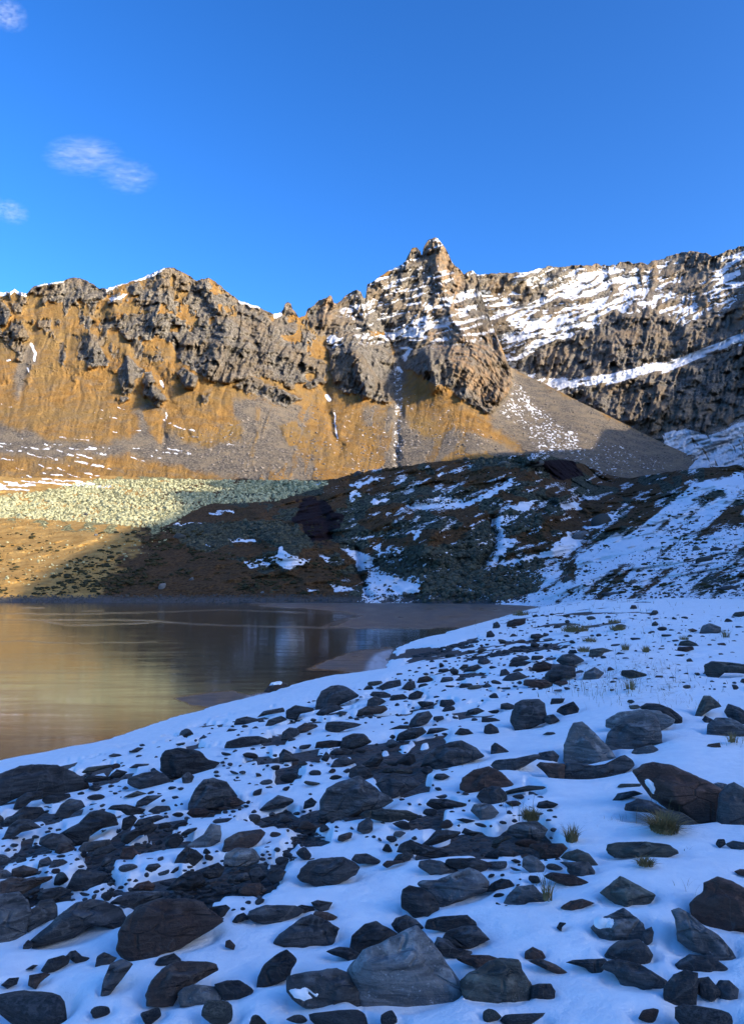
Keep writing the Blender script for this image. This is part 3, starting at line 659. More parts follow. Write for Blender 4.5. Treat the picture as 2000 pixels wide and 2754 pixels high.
dark = blob(wx + 60 * (fbm(v3(X / 22, Y / 14), 4, 151) - 0.5), wy + 40 * (fbm(v3(X / 22, Y / 14), 4, 152) - 0.5), z3((1320, 250), (1400, 220), (1480, 290), (1500, 340), (1490, 430), (1420, 430), (1340, 380), (1290, 330)), 22)
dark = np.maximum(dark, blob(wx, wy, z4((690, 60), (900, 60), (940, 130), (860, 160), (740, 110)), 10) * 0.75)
shore = sstep(1602, 1612, Y + 5 * (fbm(v3(X / 20, X / 20), 2, 5) - 0.5)) * sstep(1440, 1380, X)
S = [z4((160, 262), (300, 220), (360, 228), (430, 238), (560, 180), (650, 130), (620, 165), (560, 208), (430, 262), (270, 278), (160, 272)),
 z4((480, 545), (550, 450), (540, 330), (560, 312), (650, 308), (590, 360), (580, 412), (650, 408), (570, 495), (510, 552)), z4((600, 262), (740, 240), (720, 270), (640, 292)),
 z4((830, 250), (920, 245), (930, 280), (840, 282)), z4((910, 222), (1000, 228), (960, 238)), z4((560, 520), (760, 475), (880, 385), (940, 440), (840, 480), (740, 500), (600, 540)),
 z4((940, 360), (1030, 340), (1120, 262), (1090, 320), (1000, 370), (950, 372)), z4((1300, 400), (1330, 300), (1400, 200), (1500, 180), (1430, 235), (1390, 290), (1350, 360), (1280, 400)), z4((1450, 160), (1647, 120), (1700, 120), (1700, 190), (1550, 200), (1400, 180)),
 z4((900, 560), (1100, 470), (1300, 400), (1500, 280), (1530, 300), (1350, 420), (1200, 500), (1000, 560), (900, 620)), z4((1180, 520), (1400, 440), (1647, 340), (1647, 440), (1400, 520), (1200, 560)), z4((0, 580), (240, 572), (210, 640), (100, 680), (0, 690)), z4((0, 490), (140, 445), (120, 470), (0, 510)), z4((0, 250), (60, 225), (80, 235), (20, 265)), z4((180, 370), (210, 370), (200, 420), (180, 415)),
 z4((560, 690), (700, 660), (860, 620), (900, 640), (760, 690), (700, 720), (560, 720)), z4((0, 140), (50, 130), (0, 160)), z4((270, 120), (330, 115), (290, 140)),
 z3((1085, 515), (1210, 492), (1240, 438), (1275, 480), (1370, 500), (1280, 545), (1210, 515), (1110, 552)), z3((1020, 412), (1120, 408), (1130, 420), (1040, 428)), z3((925, 295), (1035, 285), (1030, 292), (930, 302)), z3((1510, 450), (1570, 460), (1647, 490), (1647, 530), (1600, 560), (1570, 510)), z3((1590, 690), (1647, 560), (1690, 570), (1690, 700)),
 z3((1415, 490), (1460, 490), (1440, 520)), z3((912, 430), (930, 432), (925, 455)), z3((1555, 180), (1647, 140), (1690, 130), (1647, 160), (1570, 185)), z3((1560, 200), (1600, 195), (1560, 250)), z3((780, 348), (890, 345), (800, 355)), z3((1390, 165), (1440, 165), (1400, 173)), z3((1360, 630), (1420, 640), (1380, 650)), z3((1460, 610), (1580, 640), (1480, 645)), z3((1640, 440), (1690, 430), (1690, 480))]
sw = 26 * (fbm(v3(X / 14, Y / 8), 4, 145) - 0.5)
snow = blob(wx * 0.7 + X * 0.3 + sw, wy * 0.5 + Y * 0.5 + 0.6 * sw, S, 8)
eslope = sstep(0, 1, np.clip((X - (1650 - (Y - 1300) * 1.25)) / 160, 0, 1))
sv = fbm(v3((X + 0.9 * Y) / 34, (Y + 0.62 * X) / 24), 4, 141)
dk = blob(wx, wy, [z4((1080, 200), (1350, 100), (1647, 90), (1647, 120), (1430, 160), (1350, 230), (1230, 310), (1100, 400), (1060, 380), (1180, 270)), z4((1300, 400), (1420, 330), (1500, 280), (1450, 350), (1350, 400)), z4((1400, 220), (1550, 190), (1560, 230), (1400, 270)), z4((830, 500), (890, 500), (900, 590), (840, 590)), z4((1370, 400), (1647, 250), (1647, 320), (1450, 400))], 14)
snow = np.maximum(snow, eslope * np.clip(0.50 + 1.5 * (sv - 0.5) - 0.55 * dk + 0.10 * sstep(1500, 1600, Y), 0, 0.95))
snow = np.maximum(snow, 0.5 * sstep(700, 1000, X) * sstep(0.52, 0.66, fbm(v3((X + 0.3 * Y) / 34, (Y + 0.35 * X) / 9), 5, 143, 0.6)))
heath_shade = np.clip(heath_shade * (1 - 0 * eslope), 0, 1)
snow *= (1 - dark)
rs = random.Random(8)
dn = fbm(v3(X / 9, Y / 6), 3, 98)
for k in range(34):
    cx = rs.uniform(-300, 260); cy = rs.uniform(1286, 1328 - 0.05 * abs(cx)); L = rs.uniform(14, 60); w = rs.uniform(1.0, 3.0)
    mm = (abs(X - cx) < L + 20) & (abs(Y - cy) < 30)
    d = sdline(X[mm], Y[mm] + 7 * (dn[mm] - 0.5), [(cx - L, cy - 0.1 * L), (cx, cy), (cx + L, cy + 0.03 * L)])
    snow[mm] = np.maximum(snow[mm], sstep(w + 2, w - 1.2, d) * (0.5 + 0.7 * dn[mm]))
mo = grid_mesh('hill', P, MH, dict(rubble=rubble, green=green, heath_shade=heath_shade, dark=dark, shore=shore, snow=snow)); tag(mo, kind='structure')

print('TIMING d_hill.py %.1f' % (time.time() - _t0))
# ================================================================ THE RIDGE THAT SHADES THE VALLEY (to the right, out of frame)
TE = math.tan(SUN_EL); PERP = np.array([-SH[1], SH[0]])
RD = 350.0
def surf_ab(x, y):
    xs, tt, bb, PP = GAB
    i = int(np.argmin(abs(xs - x))); j = int(np.clip((y - tt[i]) / (bb[i] - tt[i]) * (PP.shape[0] - 1), 0, PP.shape[0] - 1)); return PP[j, i]
shade = []
for (x, y, kind) in SHADE_EDGE if 'SHADE_EDGE' in globals() else [
    (-60, 1640, 'd'), (30, 1604, 'd'), (130, 1530, 'd'), (200, 1490, 'd'), (300, 1440, 'd'), (400, 1408, 'd'), (480, 1380, 'd'), (478, 1345, 'd'), (425, 1315, 'd'), (520, 1300, 'd'), (760, 1298, 'd'),
    (1235, 1228, 'a'), (1400, 1216, 'a'), (1598, 1212, 'a'), (1608, 1180, 'a'), (1622, 1152, 'a'), (1680, 1160, 'a'), (1690, 1135, 'c'), (1783, 1063, 'c'), (1826, 1033, 'c'), (1850, 1000, 'c'), (1880, 930, 'c'), (1930, 860, 'c'), (2000, 800, 'c')]:
    if kind == 'd': p = hill_pt(x, y)
    elif kind == 'a': p = surf_ab(x, y)
    else: p = at(x, y, float(D_C(np.array([float(x)]), np.array([float(y)]))[0]))
    p = np.array(p).reshape(3)
    sp = p[0] * SH[0] + p[1] * SH[1]; u = p[0] * PERP[0] + p[1] * PERP[1]
    shade.append((u, p[2] + (RD - sp) * TE, x, y))
shade.sort()
for q in shade: print('edge u=%.0f h=%.0f px=(%d,%d)' % q)
us = [q[0] for q in shade]; hsx = [q[1] for q in shade]
CU = np.array([-700, -300, -60] + us + [us[-1] + 400, us[-1] + 900]); CHT = np.array([120, 142, 150] + hsx + [hsx[-1] + 120, hsx[-1] + 60])
uu = np.arange(-700, 1900, 6.0); vv = np.concatenate([np.linspace(-1, 0, 50), np.linspace(0, 1, 24)[1:]])
ch = np.interp(uu, CU, CHT); k7 = np.exp(-0.5 * (np.arange(-3, 4) / 1.2) ** 2); k7 /= k7.sum()
ch = np.convolve(np.pad(ch, 3, 'edge'), k7, 'valid') + 5 * (fbm(v3(uu / 22, 0 * uu), 3, 7) - 0.5)
U, V = np.meshgrid(uu, vv)
width = 240 + 0.0 * U
hh = ch[None] * (1 - np.abs(V)) ** 1.05 + 6 * np.abs(V)
dist = RD + V * width
pos = np.stack([dist * SH[0] + U * PERP[0], dist * SH[1] + U * PERP[1], hh], -1)
rn = ridged(pos / 60, 4, 66); edge = np.clip(1 - np.abs(V), 0, 1) * np.clip(np.abs(V) * 12, 0, 1)
pos[..., 2] += 34 * (rn - 0.6) * edge
nzr = normals(pos)[..., 2]
ro = sstep(0.45, 0.6, rn) * 1.0
mo = grid_mesh('mountain', pos, MT, dict(rock=ro, scree=1 - ro, snow=sstep(0.6, 0.75, nzr) * 0.8, warm=0 * ro)); tag(mo, kind='structure')

# ================================================================ SHORE
def hit0(x, y):
    rx, rz = ray(x, y); D = -HC / rz; return (float(rx * D), float(D))
SHORE_PX = [(0, 2052), (100, 2034), (250, 2005), (330, 1980), (450, 1940), (560, 1906), (650, 1886), (720, 1866), (800, 1840), (870, 1826), (1000, 1814), (1030, 1806), (1042, 1786), (1044, 1762), (1075, 1740), (1120, 1722), (1200, 1702), (1300, 1674), (1370, 1654), (1430, 1638)]
SHW = [(-60, -60), (-26, -24), (-15, -6), (-10.5, 6)] + [hit0(*p) for p in SHORE_PX] + [(60, 200), (120, 250)]
LAND = SHW + [(400, 250), (400, -300), (-60, -300)]
def shore_s(x, y):
    return -sdpoly(x, y, LAND)
def ground(x, y):
    x = np.asarray(x, float); y = np.asarray(y, float)
    s = shore_s(x, y)
    z = np.interp(s, [-80, -5, 0, 0.5, 2, 5, 12, 25, 40, 80, 200], [-4, -0.5, -0.02, 0.10, 0.36, 0.92, 1.85, 2.62, 3.25, 4.4, 5.6])
    q = v3(x, y)
    k = np.clip(s / 4, 0, 1)
    return z + k * (0.34 * (fbm(q / 5.0, 3, 201) - 0.5) + 0.13 * (fbm(q / 1.1, 3, 202) - 0.5))
def proj(x, y, z):
    dz = z - HC
    f = y * CP + dz * SP; up = -y * SP + dz * CP
    f = np.where(f > 0.05, f, np.nan)
    return 1000 + FPX * x / f, 1377 - FPX * up / f
SNOWH = 0.075          # usual depth of the snow
def hit_many(px, py):
    """where the lines of sight meet the snow; nan where they miss"""
    px = np.atleast_1d(np.asarray(px, float)); py = np.atleast_1d(np.asarray(py, float))
    rx, rz = ray(px, py)
    t = np.geomspace(1.2, 210, 110)
    T = t[None] + 0 * px[:, None]
    d = HC + rz[:, None] * T - ground(rx[:, None] * T, T) - SNOWH
    neg = d < 0; ok = neg.any(1); k = np.argmax(neg, 1)
    a = t[np.maximum(k - 1, 0)]; b = t[k]
    for _ in range(14):
        c = (a + b) / 2
        n = HC + rz * c - ground(rx * c, c) - SNOWH < 0
        b = np.where(n, c, b); a = np.where(n, a, c)
    P_ = np.stack([rx * b, b, HC + rz * b], -1); P_[~ok] = np.nan
    return P_
def hit(px, py):
    p = hit_many(px, py)[0]
    return None if np.isnan(p[0]) else p
BARE = []
def reg(n):
    return {'T1': (0, 1600), 'T2': (650, 1600), 'T3': (1300, 1600), 'B1': (0, 2100), 'B2': (650, 2100), 'B3': (1300, 2100)}[n]
def rp(n, pts):
    ox, oy = reg(n); return [(ox + a * 0.425, oy + b * 0.425) for a, b in pts]
BARE = [rp('B1', [(560, 560), (640, 520), (760, 500), (880, 520), (860, 560), (740, 570), (700, 630), (760, 690), (560, 700), (420, 680), (500, 600)]), rp('B1', [(1060, 680), (1300, 600), (1500, 640), (1700, 660), (1720, 740), (1640, 760), (1380, 770), (1180, 750), (1040, 730)]),
 rp('B2', [(-40, 290), (180, 230), (300, 200), (400, 250), (540, 290), (480, 330), (300, 350), (60, 300)]), rp('B2', [(290, 400), (420, 350), (570, 395), (560, 430), (450, 455), (330, 455)]), rp('B1', [(140, 690), (330, 680), (460, 690), (360, 790), (200, 800), (150, 740)]),
 rp('T3', [(0, 385), (200, 330), (350, 325), (560, 322), (420, 355), (100, 385), (0, 400)]), rp('T2', [(1100, 385), (1250, 340), (1500, 280), (1500, 300), (1300, 345), (1150, 385)]), rp('T2', [(1400, 408), (1647, 370), (1760, 360), (1647, 395), (1420, 415)]), rp('T2', [(1320, 520), (1500, 500), (1560, 510), (1400, 528)]),
 rp('B2', [(0, 640), (160, 600), (220, 660), (150, 780), (0, 770)]), rp('B1', [(640, 240), (700, 225), (760, 260), (700, 290)]), rp('B2', [(500, 200), (900, 190), (860, 240), (700, 280), (520, 240)])]

def polar(raz, rr):
    A, R = np.meshgrid(raz, rr); return R * np.sin(A), R * np.cos(A)
az = np.concatenate([np.radians(np.arange(-88, -31, 1.2)), np.radians(np.linspace(-31, 31, 760)), np.radians(np.arange(32.2, 120, 1.2))])
rr = 1.62 / np.tan(np.linspace(math.atan(1.62 / 1.1), math.atan(1.62 / 12.0), 230))
rr = np.concatenate([rr, np.geomspace(12.15, 215, 220)])
GXs, GYs = polar(az, rr)
GZ = ground(GXs, GYs)

print('TIMING e_ground.py %.1f' % (time.time() - _t0))
# ================================================================ TRACED STONES  (region, outline, colour, special label)
# landmarks carry their own words; the rest are described from what stands near them
ROCKS = [
('B1', [(-60, 120), (-60, -20), (30, -46), (130, -91), (250, -101), (360, -96), (440, -56), (520, -16), (560, 34), (440, 72), (270, 80), (120, 90), (40, 124), (0, 140)], 'slate', 'long low black boulder at the left edge near the lake shore'),
('T1', [(1020, 1040), (1050, 990), (1130, 970), (1260, 990), (1330, 1060), (1390, 1050), (1320, 1110), (1200, 1130), (1090, 1150), (1025, 1100)], 'slate', 'broad black block close to the lake ice, left of centre'),
('T1', [(815, 1160), (900, 1130), (990, 1110), (1060, 1150), (1080, 1190), (890, 1220), (815, 1195)], 'slate', 0),
('T1', [(1150, 1150), (1190, 1120), (1230, 1150), (1210, 1190), (1160, 1195)], 'grey', 0),
('B1', [(1190, 190), (1200, 130), (1240, 50), (1290, -5), (1350, -18), (1430, 10), (1500, 95), (1480, 120), (1410, 150), (1330, 165), (1250, 175)], 'slate', 'tall domed dark boulder with a small reddish stone at its foot'),
('T1', [(520, 1120), (560, 1090), (740, 1070), (700, 1090), (560, 1125)], 'green', 0),
('T1', [(815, 1095), (860, 1070), (945, 1068), (930, 1090)], 'slate', 0),
('T1', [(680, 1020), (720, 1003), (780, 1012), (740, 1026)], 'slate', 0),
('T1', [(815, 995), (870, 965), (915, 968), (870, 993)], 'slate', 0),
('T2', [(-104, 965), (-90, 930), (0, 900), (100, 893), (200, 925), (100, 945), (0, 960)], 'slate', 0),
('T2', [(-50, 820), (-30, 785), (30, 770), (120, 790), (60, 815)], 'slate', 0),
('T1', [(1430, 870), (1450, 845), (1505, 850), (1470, 865)], 'slate', 0),
('T1', [(530, 1180), (560, 1140), (700, 1150), (720, 1165), (580, 1185)], 'slate', 0),
('T1', [(690, 1150), (740, 1105), (810, 1120), (760, 1155)], 'slate', 0),
('T1', [(560, 1230), (590, 1205), (650, 1215), (620, 1240)], 'slate', 0),
('T1', [(775, 1280), (870, 1240), (940, 1260), (860, 1275)], 'green', 0),
('T1', [(1260, 910), (1290, 885), (1325, 908)], 'slate', 0),
('T2', [(140, 610), (190, 560), (240, 550), (300, 570), (240, 590), (200, 615)], 'brown', 'reddish slab lying half in the ice at the water line'),
('T2', [(470, 730), (475, 670), (510, 610), (560, 580), (610, 572), (670, 590), (740, 640), (640, 680), (560, 715)], 'slate', 'rounded black boulder nearest the lake shore, in the middle of the picture'),
('T2', [(470, 750), (520, 710), (590, 695), (645, 720), (560, 745), (500, 765)], 'slate', 0),
('T2', [(285, 775), (285, 730), (340, 700), (450, 715), (455, 735), (370, 750), (350, 785)], 'slate', 0),
('T2', [(100, 770), (140, 735), (260, 713), (270, 740), (170, 755)], 'slate', 0),
('T2', [(150, 830), (170, 790), (250, 765), (290, 790), (200, 820)], 'slate', 0),
('T2', [(250, 915), (260, 870), (300, 840), (350, 845), (365, 880), (300, 910)], 'slate', 0),
('T2', [(350, 840), (400, 810), (470, 820), (480, 835), (400, 865), (355, 870)], 'brown', 0),
('T2', [(590, 755), (620, 735), (670, 740), (650, 760)], 'grey', 0),
('T2', [(725, 765), (740, 730), (790, 705), (900, 700), (920, 725), (880, 748), (800, 755)], 'brown', 0),
('T2', [(790, 700), (800, 665), (840, 640), (890, 660), (910, 675), (860, 700)], 'slate', 0),
('T2', [(530, 850), (540, 805), (620, 800), (760, 815), (740, 830), (650, 850), (600, 870)], 'slate', 0),
('T2', [(465, 965), (480, 930), (560, 920), (630, 925), (630, 955), (540, 965)], 'brown', 0),
('T2', [(625, 965), (640, 905), (700, 880), (770, 880), (820, 930), (760, 955), (680, 970)], 'slate', 0),
('T2', [(975, 918), (990, 880), (1060, 845), (1140, 838), (1165, 870), (1100, 905), (1030, 915)], 'slate', 0),
('T2', [(1053, 835), (1070, 790), (1110, 750), (1180, 737), (1205, 770), (1170, 810), (1110, 830)], 'slate', 0),
('T2', [(930, 850), (1000, 825), (1055, 825), (1055, 845)], 'slate', 0),
('T2', [(1130, 1085), (1170, 1010), (1240, 960), (1330, 930), (1390, 925), (1450, 955), (1540, 1020), (1440, 1045), (1330, 1080), (1230, 1095), (1180, 1060)], 'slate', 'big dark wedge shaped boulder alone on clean snow in the middle'),
('T2', [(970, 1060), (1010, 1030), (1060, 1000), (1090, 1010), (1100, 1050), (1060, 1075)], 'slate', 0),
('T2', [(1130, 1110), (1160, 1085), (1210, 1105), (1190, 1135), (1150, 1130)], 'slate', 0),
('T2', [(750, 1065), (800, 1050), (830, 1010), (880, 1000), (895, 1040), (860, 1080), (790, 1082)], 'slate', 0),
('T2', [(555, 1010), (570, 985), (640, 970), (705, 985), (690, 1008)], 'slate', 0),
('T2', [(560, 1090), (590, 1045), (650, 1020), (720, 1060), (640, 1088)], 'slate', 0),
('T2', [(240, 1055), (240, 1010), (265, 975), (310, 995), (340, 1025), (365, 1045)], 'slate', 0),
('T2', [(500, 1040), (535, 990), (560, 1020), (540, 1055)], 'slate', 0),
('T2', [(680, 1150), (690, 1100), (750, 1070), (800, 1100), (830, 1140), (780, 1170)], 'slate', 0),
('B2', [(500, 220), (505, 130), (550, 50), (620, 10), (740, -25), (800, 20), (860, 60), (960, 120), (900, 155), (800, 180), (700, 210), (600, 235)], 'grey', 'massive rugged grey boulder in the middle of the stone field'),
('B2', [(850, 20), (900, -30), (960, -50), (1050, -30), (1130, 20), (1060, 55), (950, 100), (900, 75)], 'slate', 0),
('B2', [(750, 220), (790, 190), (900, 180), (1040, 188), (1110, 215), (1090, 240), (960, 262), (860, 245)], 'green', 'long flat olive grey slab in front of the massive rugged boulder'),
('T3', [(-145, 1220), (-130, 1160), (-60, 1110), (30, 1090), (100, 1120), (200, 1212), (110, 1225), (0, 1245), (-100, 1238)], 'red', 'dark rusty boulder between the wedge boulder and the long flat stone'),
('B3', [(-45, 100), (-20, 60), (50, 35), (100, 40), (140, 80), (145, 115), (90, 140), (0, 140)], 'slate', 0),
('B3', [(120, 80), (150, 60), (280, 30), (370, 35), (410, 50), (310, 60), (200, 75), (150, 85)], 'green', 0),
('B3', [(-80, 190), (-60, 150), (0, 140), (50, 155), (92, 200), (40, 245), (-20, 240)], 'grey', 0),
('B2', [(1165, 150), (1200, 115), (1290, 115), (1440, 150), (1400, 162), (1300, 168), (1230, 178)], 'slate', 0),
('B2', [(110, 185), (160, 140), (230, 92), (320, 115), (325, 135), (270, 165)], 'slate', 0),
('B2', [(390, 175), (400, 130), (440, 107), (475, 135), (455, 160)], 'slate', 0),
('B2', [(730, 310), (740, 270), (800, 232), (830, 260), (825, 310), (790, 338)], 'grey', 0),
('B2', [(605, 375), (615, 345), (680, 325), (700, 330), (690, 360), (640, 380)], 'brown', 0),
('B2', [(955, 345), (970, 320), (1010, 318), (1040, 330), (1000, 355)], 'grey', 0),
('B2', [(1135, 400), (1190, 360), (1230, 315), (1300, 312), (1390, 325), (1350, 355), (1260, 385), (1200, 402)], 'slate', 0),
('B2', [(1390, 330), (1410, 298), (1460, 318), (1515, 325), (1460, 347)], 'slate', 0),
('B2', [(1355, 245), (1400, 237), (1480, 252), (1420, 266)], 'slate', 0),
('B2', [(1110, 270), (1150, 260), (1200, 272), (1160, 283)], 'slate', 0),
('B2', [(362, 600), (380, 560), (430, 510), (500, 495), (640, 485), (710, 520), (735, 550), (715, 590), (640, 625), (560, 655), (490, 662), (430, 635), (390, 630)], 'slate', 'big smooth oval charcoal boulder surrounded by open snow'),
('B2', [(695, 500), (720, 465), (790, 460), (870, 500), (880, 525), (780, 520), (735, 520)], 'slate', 0),
('B2', [(980, 450), (1010, 400), (1070, 375), (1130, 400), (1290, 440), (1300, 470), (1200, 480), (1080, 460)], 'slate', 0),
('B2', [(960, 500), (990, 465), (1050, 452), (1085, 470), (1060, 500), (1000, 510)], 'slate', 0),
('B2', [(890, 530), (920, 505), (1000, 505), (1040, 512), (960, 530), (920, 548)], 'brown', 0),
('B2', [(1120, 545), (1130, 510), (1190, 497), (1260, 510), (1370, 565), (1300, 600), (1200, 595), (1160, 570)], 'grey', 0),
('B2', [(1115, 655), (1150, 630), (1240, 630), (1350, 580), (1430, 550), (1500, 580), (1560, 640), (1560, 690), (1470, 715), (1350, 760), (1260, 795), (1230, 740), (1190, 700)], 'grey', 'large flat topped grey slab leaning behind the rounded upright boulder'),
('B2', [(1010, 740), (1020, 690), (1060, 665), (1140, 680), (1210, 730), (1245, 790), (1250, 850), (1180, 870), (1100, 865), (1050, 815), (1015, 800)], 'slate', 'rounded upright dark boulder against the large flat topped slab'),
('B2', [(945, 910), (975, 870), (1040, 850), (1100, 880), (1150, 930), (1080, 945), (1000, 970)], 'slate', 0),
('B2', [(690, 1060), (700, 980), (780, 905), (850, 888), (900, 920), (980, 970), (900, 1010), (790, 1070), (740, 1090)], 'slate', 'rounded dark boulder resting against the left side of the huge tent shaped slab'),
('B2', [(675, 1215), (720, 1160), (780, 1080), (920, 1010), (1030, 960), (1100, 935), (1140, 960), (1220, 1060), (1260, 1130), (1330, 1220), (1420, 1340), (1300, 1430), (1000, 1440), (760, 1420)], 'pale', 'huge tent shaped blue grey slab at the bottom centre'),
('B2', [(300, 1240), (420, 1215), (600, 1192), (700, 1230), (780, 1250), (860, 1300), (900, 1345), (850, 1420), (700, 1430), (400, 1420), (290, 1335)], 'grey', 'broad flat grey slab with snow on its left end at the bottom edge'),
('B2', [(100, 1300), (110, 1230), (150, 1160), (210, 1110), (280, 1070), (330, 1110), (345, 1140), (310, 1200), (300, 1240), (200, 1280)], 'slate', 'upright dark pointed stone left of the broad flat slab'),
('B2', [(205, 1030), (230, 985), (300, 930), (380, 870), (440, 850), (530, 890), (610, 935), (585, 990), (580, 1050), (400, 1055), (260, 1050)], 'slate', 'pyramid shaped dark boulder with pale streaks in the lower middle'),
('B2', [(40, 860), (60, 820), (150, 788), (330, 790), (400, 820), (360, 850), (250, 890), (200, 908), (90, 885)], 'slate', 0),
('B2', [(440, 770), (480, 755), (575, 770), (545, 815), (500, 825), (460, 800)], 'slate', 0),
('B2', [(450, 850), (470, 825), (540, 830), (605, 860), (570, 885), (500, 870)], 'brown', 0),
('B2', [(340, 800), (380, 785), (450, 795), (460, 820), (400, 838), (350, 825)], 'slate', 0),
('B2', [(535, 1080), (620, 1050), (690, 1060), (745, 1095), (700, 1150), (650, 1120), (580, 1100)], 'slate', 0),
('B2', [(1165, 930), (1180, 880), (1260, 860), (1420, 850), (1470, 890), (1480, 920), (1350, 930), (1290, 945)], 'slate', 0),
('B2', [(1270, 1000), (1300, 950), (1400, 920), (1480, 920), (1560, 1000), (1440, 1055), (1350, 1050), (1300, 1020)], 'slate', 0),
('B2', [(1210, 1040), (1240, 990), (1300, 1005), (1360, 1060), (1440, 1070), (1460, 1100), (1350, 1115), (1260, 1100)], 'slate', 0),
('B2', [(1350, 1130), (1400, 1100), (1560, 1105), (1640, 1130), (1560, 1180), (1500, 1185)], 'brown', 0),
('B2', [(1290, 530), (1300, 495), (1400, 490), (1480, 490), (1580, 525), (1510, 585), (1440, 550), (1370, 555)], 'slate', 0),
('B2', [(1530, 480), (1580, 445), (1650, 420), (1700, 440), (1690, 485), (1600, 488)], 'slate', 0),
('B3', [(-140, 1270), (-80, 1210), (30, 1150), (100, 1130), (215, 1135), (240, 1200), (270, 1250), (300, 1290), (290, 1380), (0, 1420), (-120, 1370)], 'green', 'large olive grey block right of the tent shaped slab at the bottom'),
('B3', [(300, 1340), (310, 1295), (350, 1285), (420, 1285), (450, 1330), (440, 1380), (300, 1370)], 'slate', 0),
('B1', [(1410, 430), (1430, 370), (1510, 325), (1647, 308), (1675, 335), (1620, 400), (1560, 425), (1450, 450)], 'brown', 'smooth brown oval boulder above the speckled grey one'),
('B1', [(1420, 520), (1430, 460), (1500, 425), (1600, 430), (1640, 480), (1630, 510), (1560, 535), (1450, 535)], 'pale', 'speckled grey rounded boulder below the smooth brown one'),
('B1', [(1180, 405), (1250, 365), (1290, 340), (1330, 275), (1390, 285), (1400, 340), (1390, 380), (1300, 420), (1200, 425)], 'pale', 'pale speckled fin shaped stone left of the smooth brown boulder'),
('B1', [(1045, 400), (1060, 355), (1110, 332), (1150, 345), (1165, 375), (1110, 425), (1055, 420)], 'slate', 0),
('B1', [(1140, 335), (1190, 305), (1245, 295), (1245, 310), (1170, 350)], 'slate', 0),
('B1', [(1105, 525), (1130, 470), (1180, 418), (1240, 440), (1290, 480), (1230, 530), (1170, 535)], 'slate', 0),
('B1', [(1185, 205), (1210, 175), (1290, 170), (1335, 195), (1300, 225), (1220, 228)], 'red', 0),
('B1', [(1410, 150), (1430, 110), (1500, 105), (1550, 140), (1480, 168)], 'brown', 0),
('B1', [(345, 215), (390, 150), (440, 115), (510, 125), (540, 165), (470, 195), (420, 235)], 'grey', 0),
('B1', [(90, 170), (110, 115), (170, 75), (270, 65), (265, 100), (200, 125), (150, 165)], 'slate', 0),
('B1', [(270, 120), (300, 95), (440, 80), (445, 105), (330, 140), (290, 140)], 'slate', 0),
('B1', [(5, 270), (90, 215), (150, 165), (260, 170), (280, 200), (230, 235), (130, 260), (60, 280)], 'slate', 0),
('B1', [(30, 350), (60, 290), (110, 250), (190, 245), (260, 295), (140, 320), (70, 360)], 'slate', 0),
('B1', [(250, 400), (260, 360), (330, 330), (400, 340), (480, 395), (420, 440), (330, 430)], 'slate', 0),
('B1', [(380, 330), (500, 270), (570, 200), (640, 190), (720, 215), (750, 280), (640, 300), (570, 340), (560, 380), (480, 390), (420, 370)], 'slate', 'long jagged black rock running up through the left of the stone field'),
('B1', [(775, 375), (780, 340), (860, 300), (950, 260), (995, 290), (970, 325), (880, 345), (810, 390)], 'slate', 0),
('B1', [(760, 480), (780, 425), (830, 420), (900, 465), (850, 510), (790, 500)], 'red', 0),
('B1', [(500, 430), (530, 390), (690, 370), (700, 400), (600, 440), (520, 445)], 'grey', 0),
('B1', [(580, 460), (620, 430), (700, 405), (740, 430), (690, 455), (600, 470)], 'slate', 0),
('B1', [(350, 450), (370, 400), (430, 390), (475, 425), (440, 455), (380, 460)], 'brown', 0),
('B1', [(670, 190), (720, 155), (800, 150), (920, 180), (880, 215), (800, 210), (740, 170)], 'slate', 0),
('B1', [(940, 190), (990, 160), (1070, 158), (1080, 185), (980, 205)], 'slate', 0),
('B1', [(860, 160), (870, 130), (930, 95), (1030, 90), (1000, 110), (930, 150)], 'slate', 0),
('B1', [(770, 300), (780, 240), (840, 215), (870, 240), (850, 270), (800, 305)], 'slate', 0),
('B1', [(850, 280), (880, 245), (1000, 215), (1050, 235), (980, 260), (900, 285)], 'slate', 0),
('B1', [(1000, 300), (1010, 270), (1060, 262), (1090, 285), (1060, 300)], 'slate', 0),
('B1', [(1090, 300), (1120, 270), (1170, 256), (1195, 270), (1150, 300)], 'slate', 0),
('B1', [(640, 540), (660, 490), (700, 475), (705, 500), (690, 540)], 'slate', 0),
('B1', [(80, 600), (80, 560), (150, 535), (240, 560), (240, 590), (150, 608)], 'brown', 0),
('B1', [(240, 550), (255, 500), (310, 480), (335, 520), (310, 550)], 'grey', 0),
('B1', [(310, 550), (340, 500), (400, 495), (430, 515), (370, 550)], 'slate', 0),
('B1', [(-60, 615), (-50, 565), (40, 563), (82, 590), (80, 612), (0, 616)], 'grey', 0),
('B1', [(0, 690), (10, 640), (80, 610), (190, 620), (330, 600), (330, 620), (200, 680), (130, 715), (0, 715)], 'brown', 'long dark brown slab above the pair of square blue grey blocks'),
('B1', [(430, 670), (470, 590), (500, 560), (600, 570), (690, 590), (640, 640), (560, 680), (480, 685)], 'slate', 0),
('B1', [(140, 720), (200, 690), (275, 678), (270, 695), (190, 730), (160, 735)], 'slate', 0),
('B1', [(240, 740), (260, 690), (380, 672), (455, 690), (400, 720), (330, 760)], 'slate', 0),
('B1', [(-70, 1030), (-70, 720), (60, 720), (120, 705), (170, 760), (200, 830), (180, 900), (150, 970), (60, 1020), (0, 1025)], 'grey', 'large blocky blue grey boulder at the left edge near the bottom'),
('B1', [(160, 900), (180, 830), (240, 790), (300, 830), (300, 880), (250, 910), (180, 945)], 'pale', 'square pale block wedged against the large boulder at the left edge'),
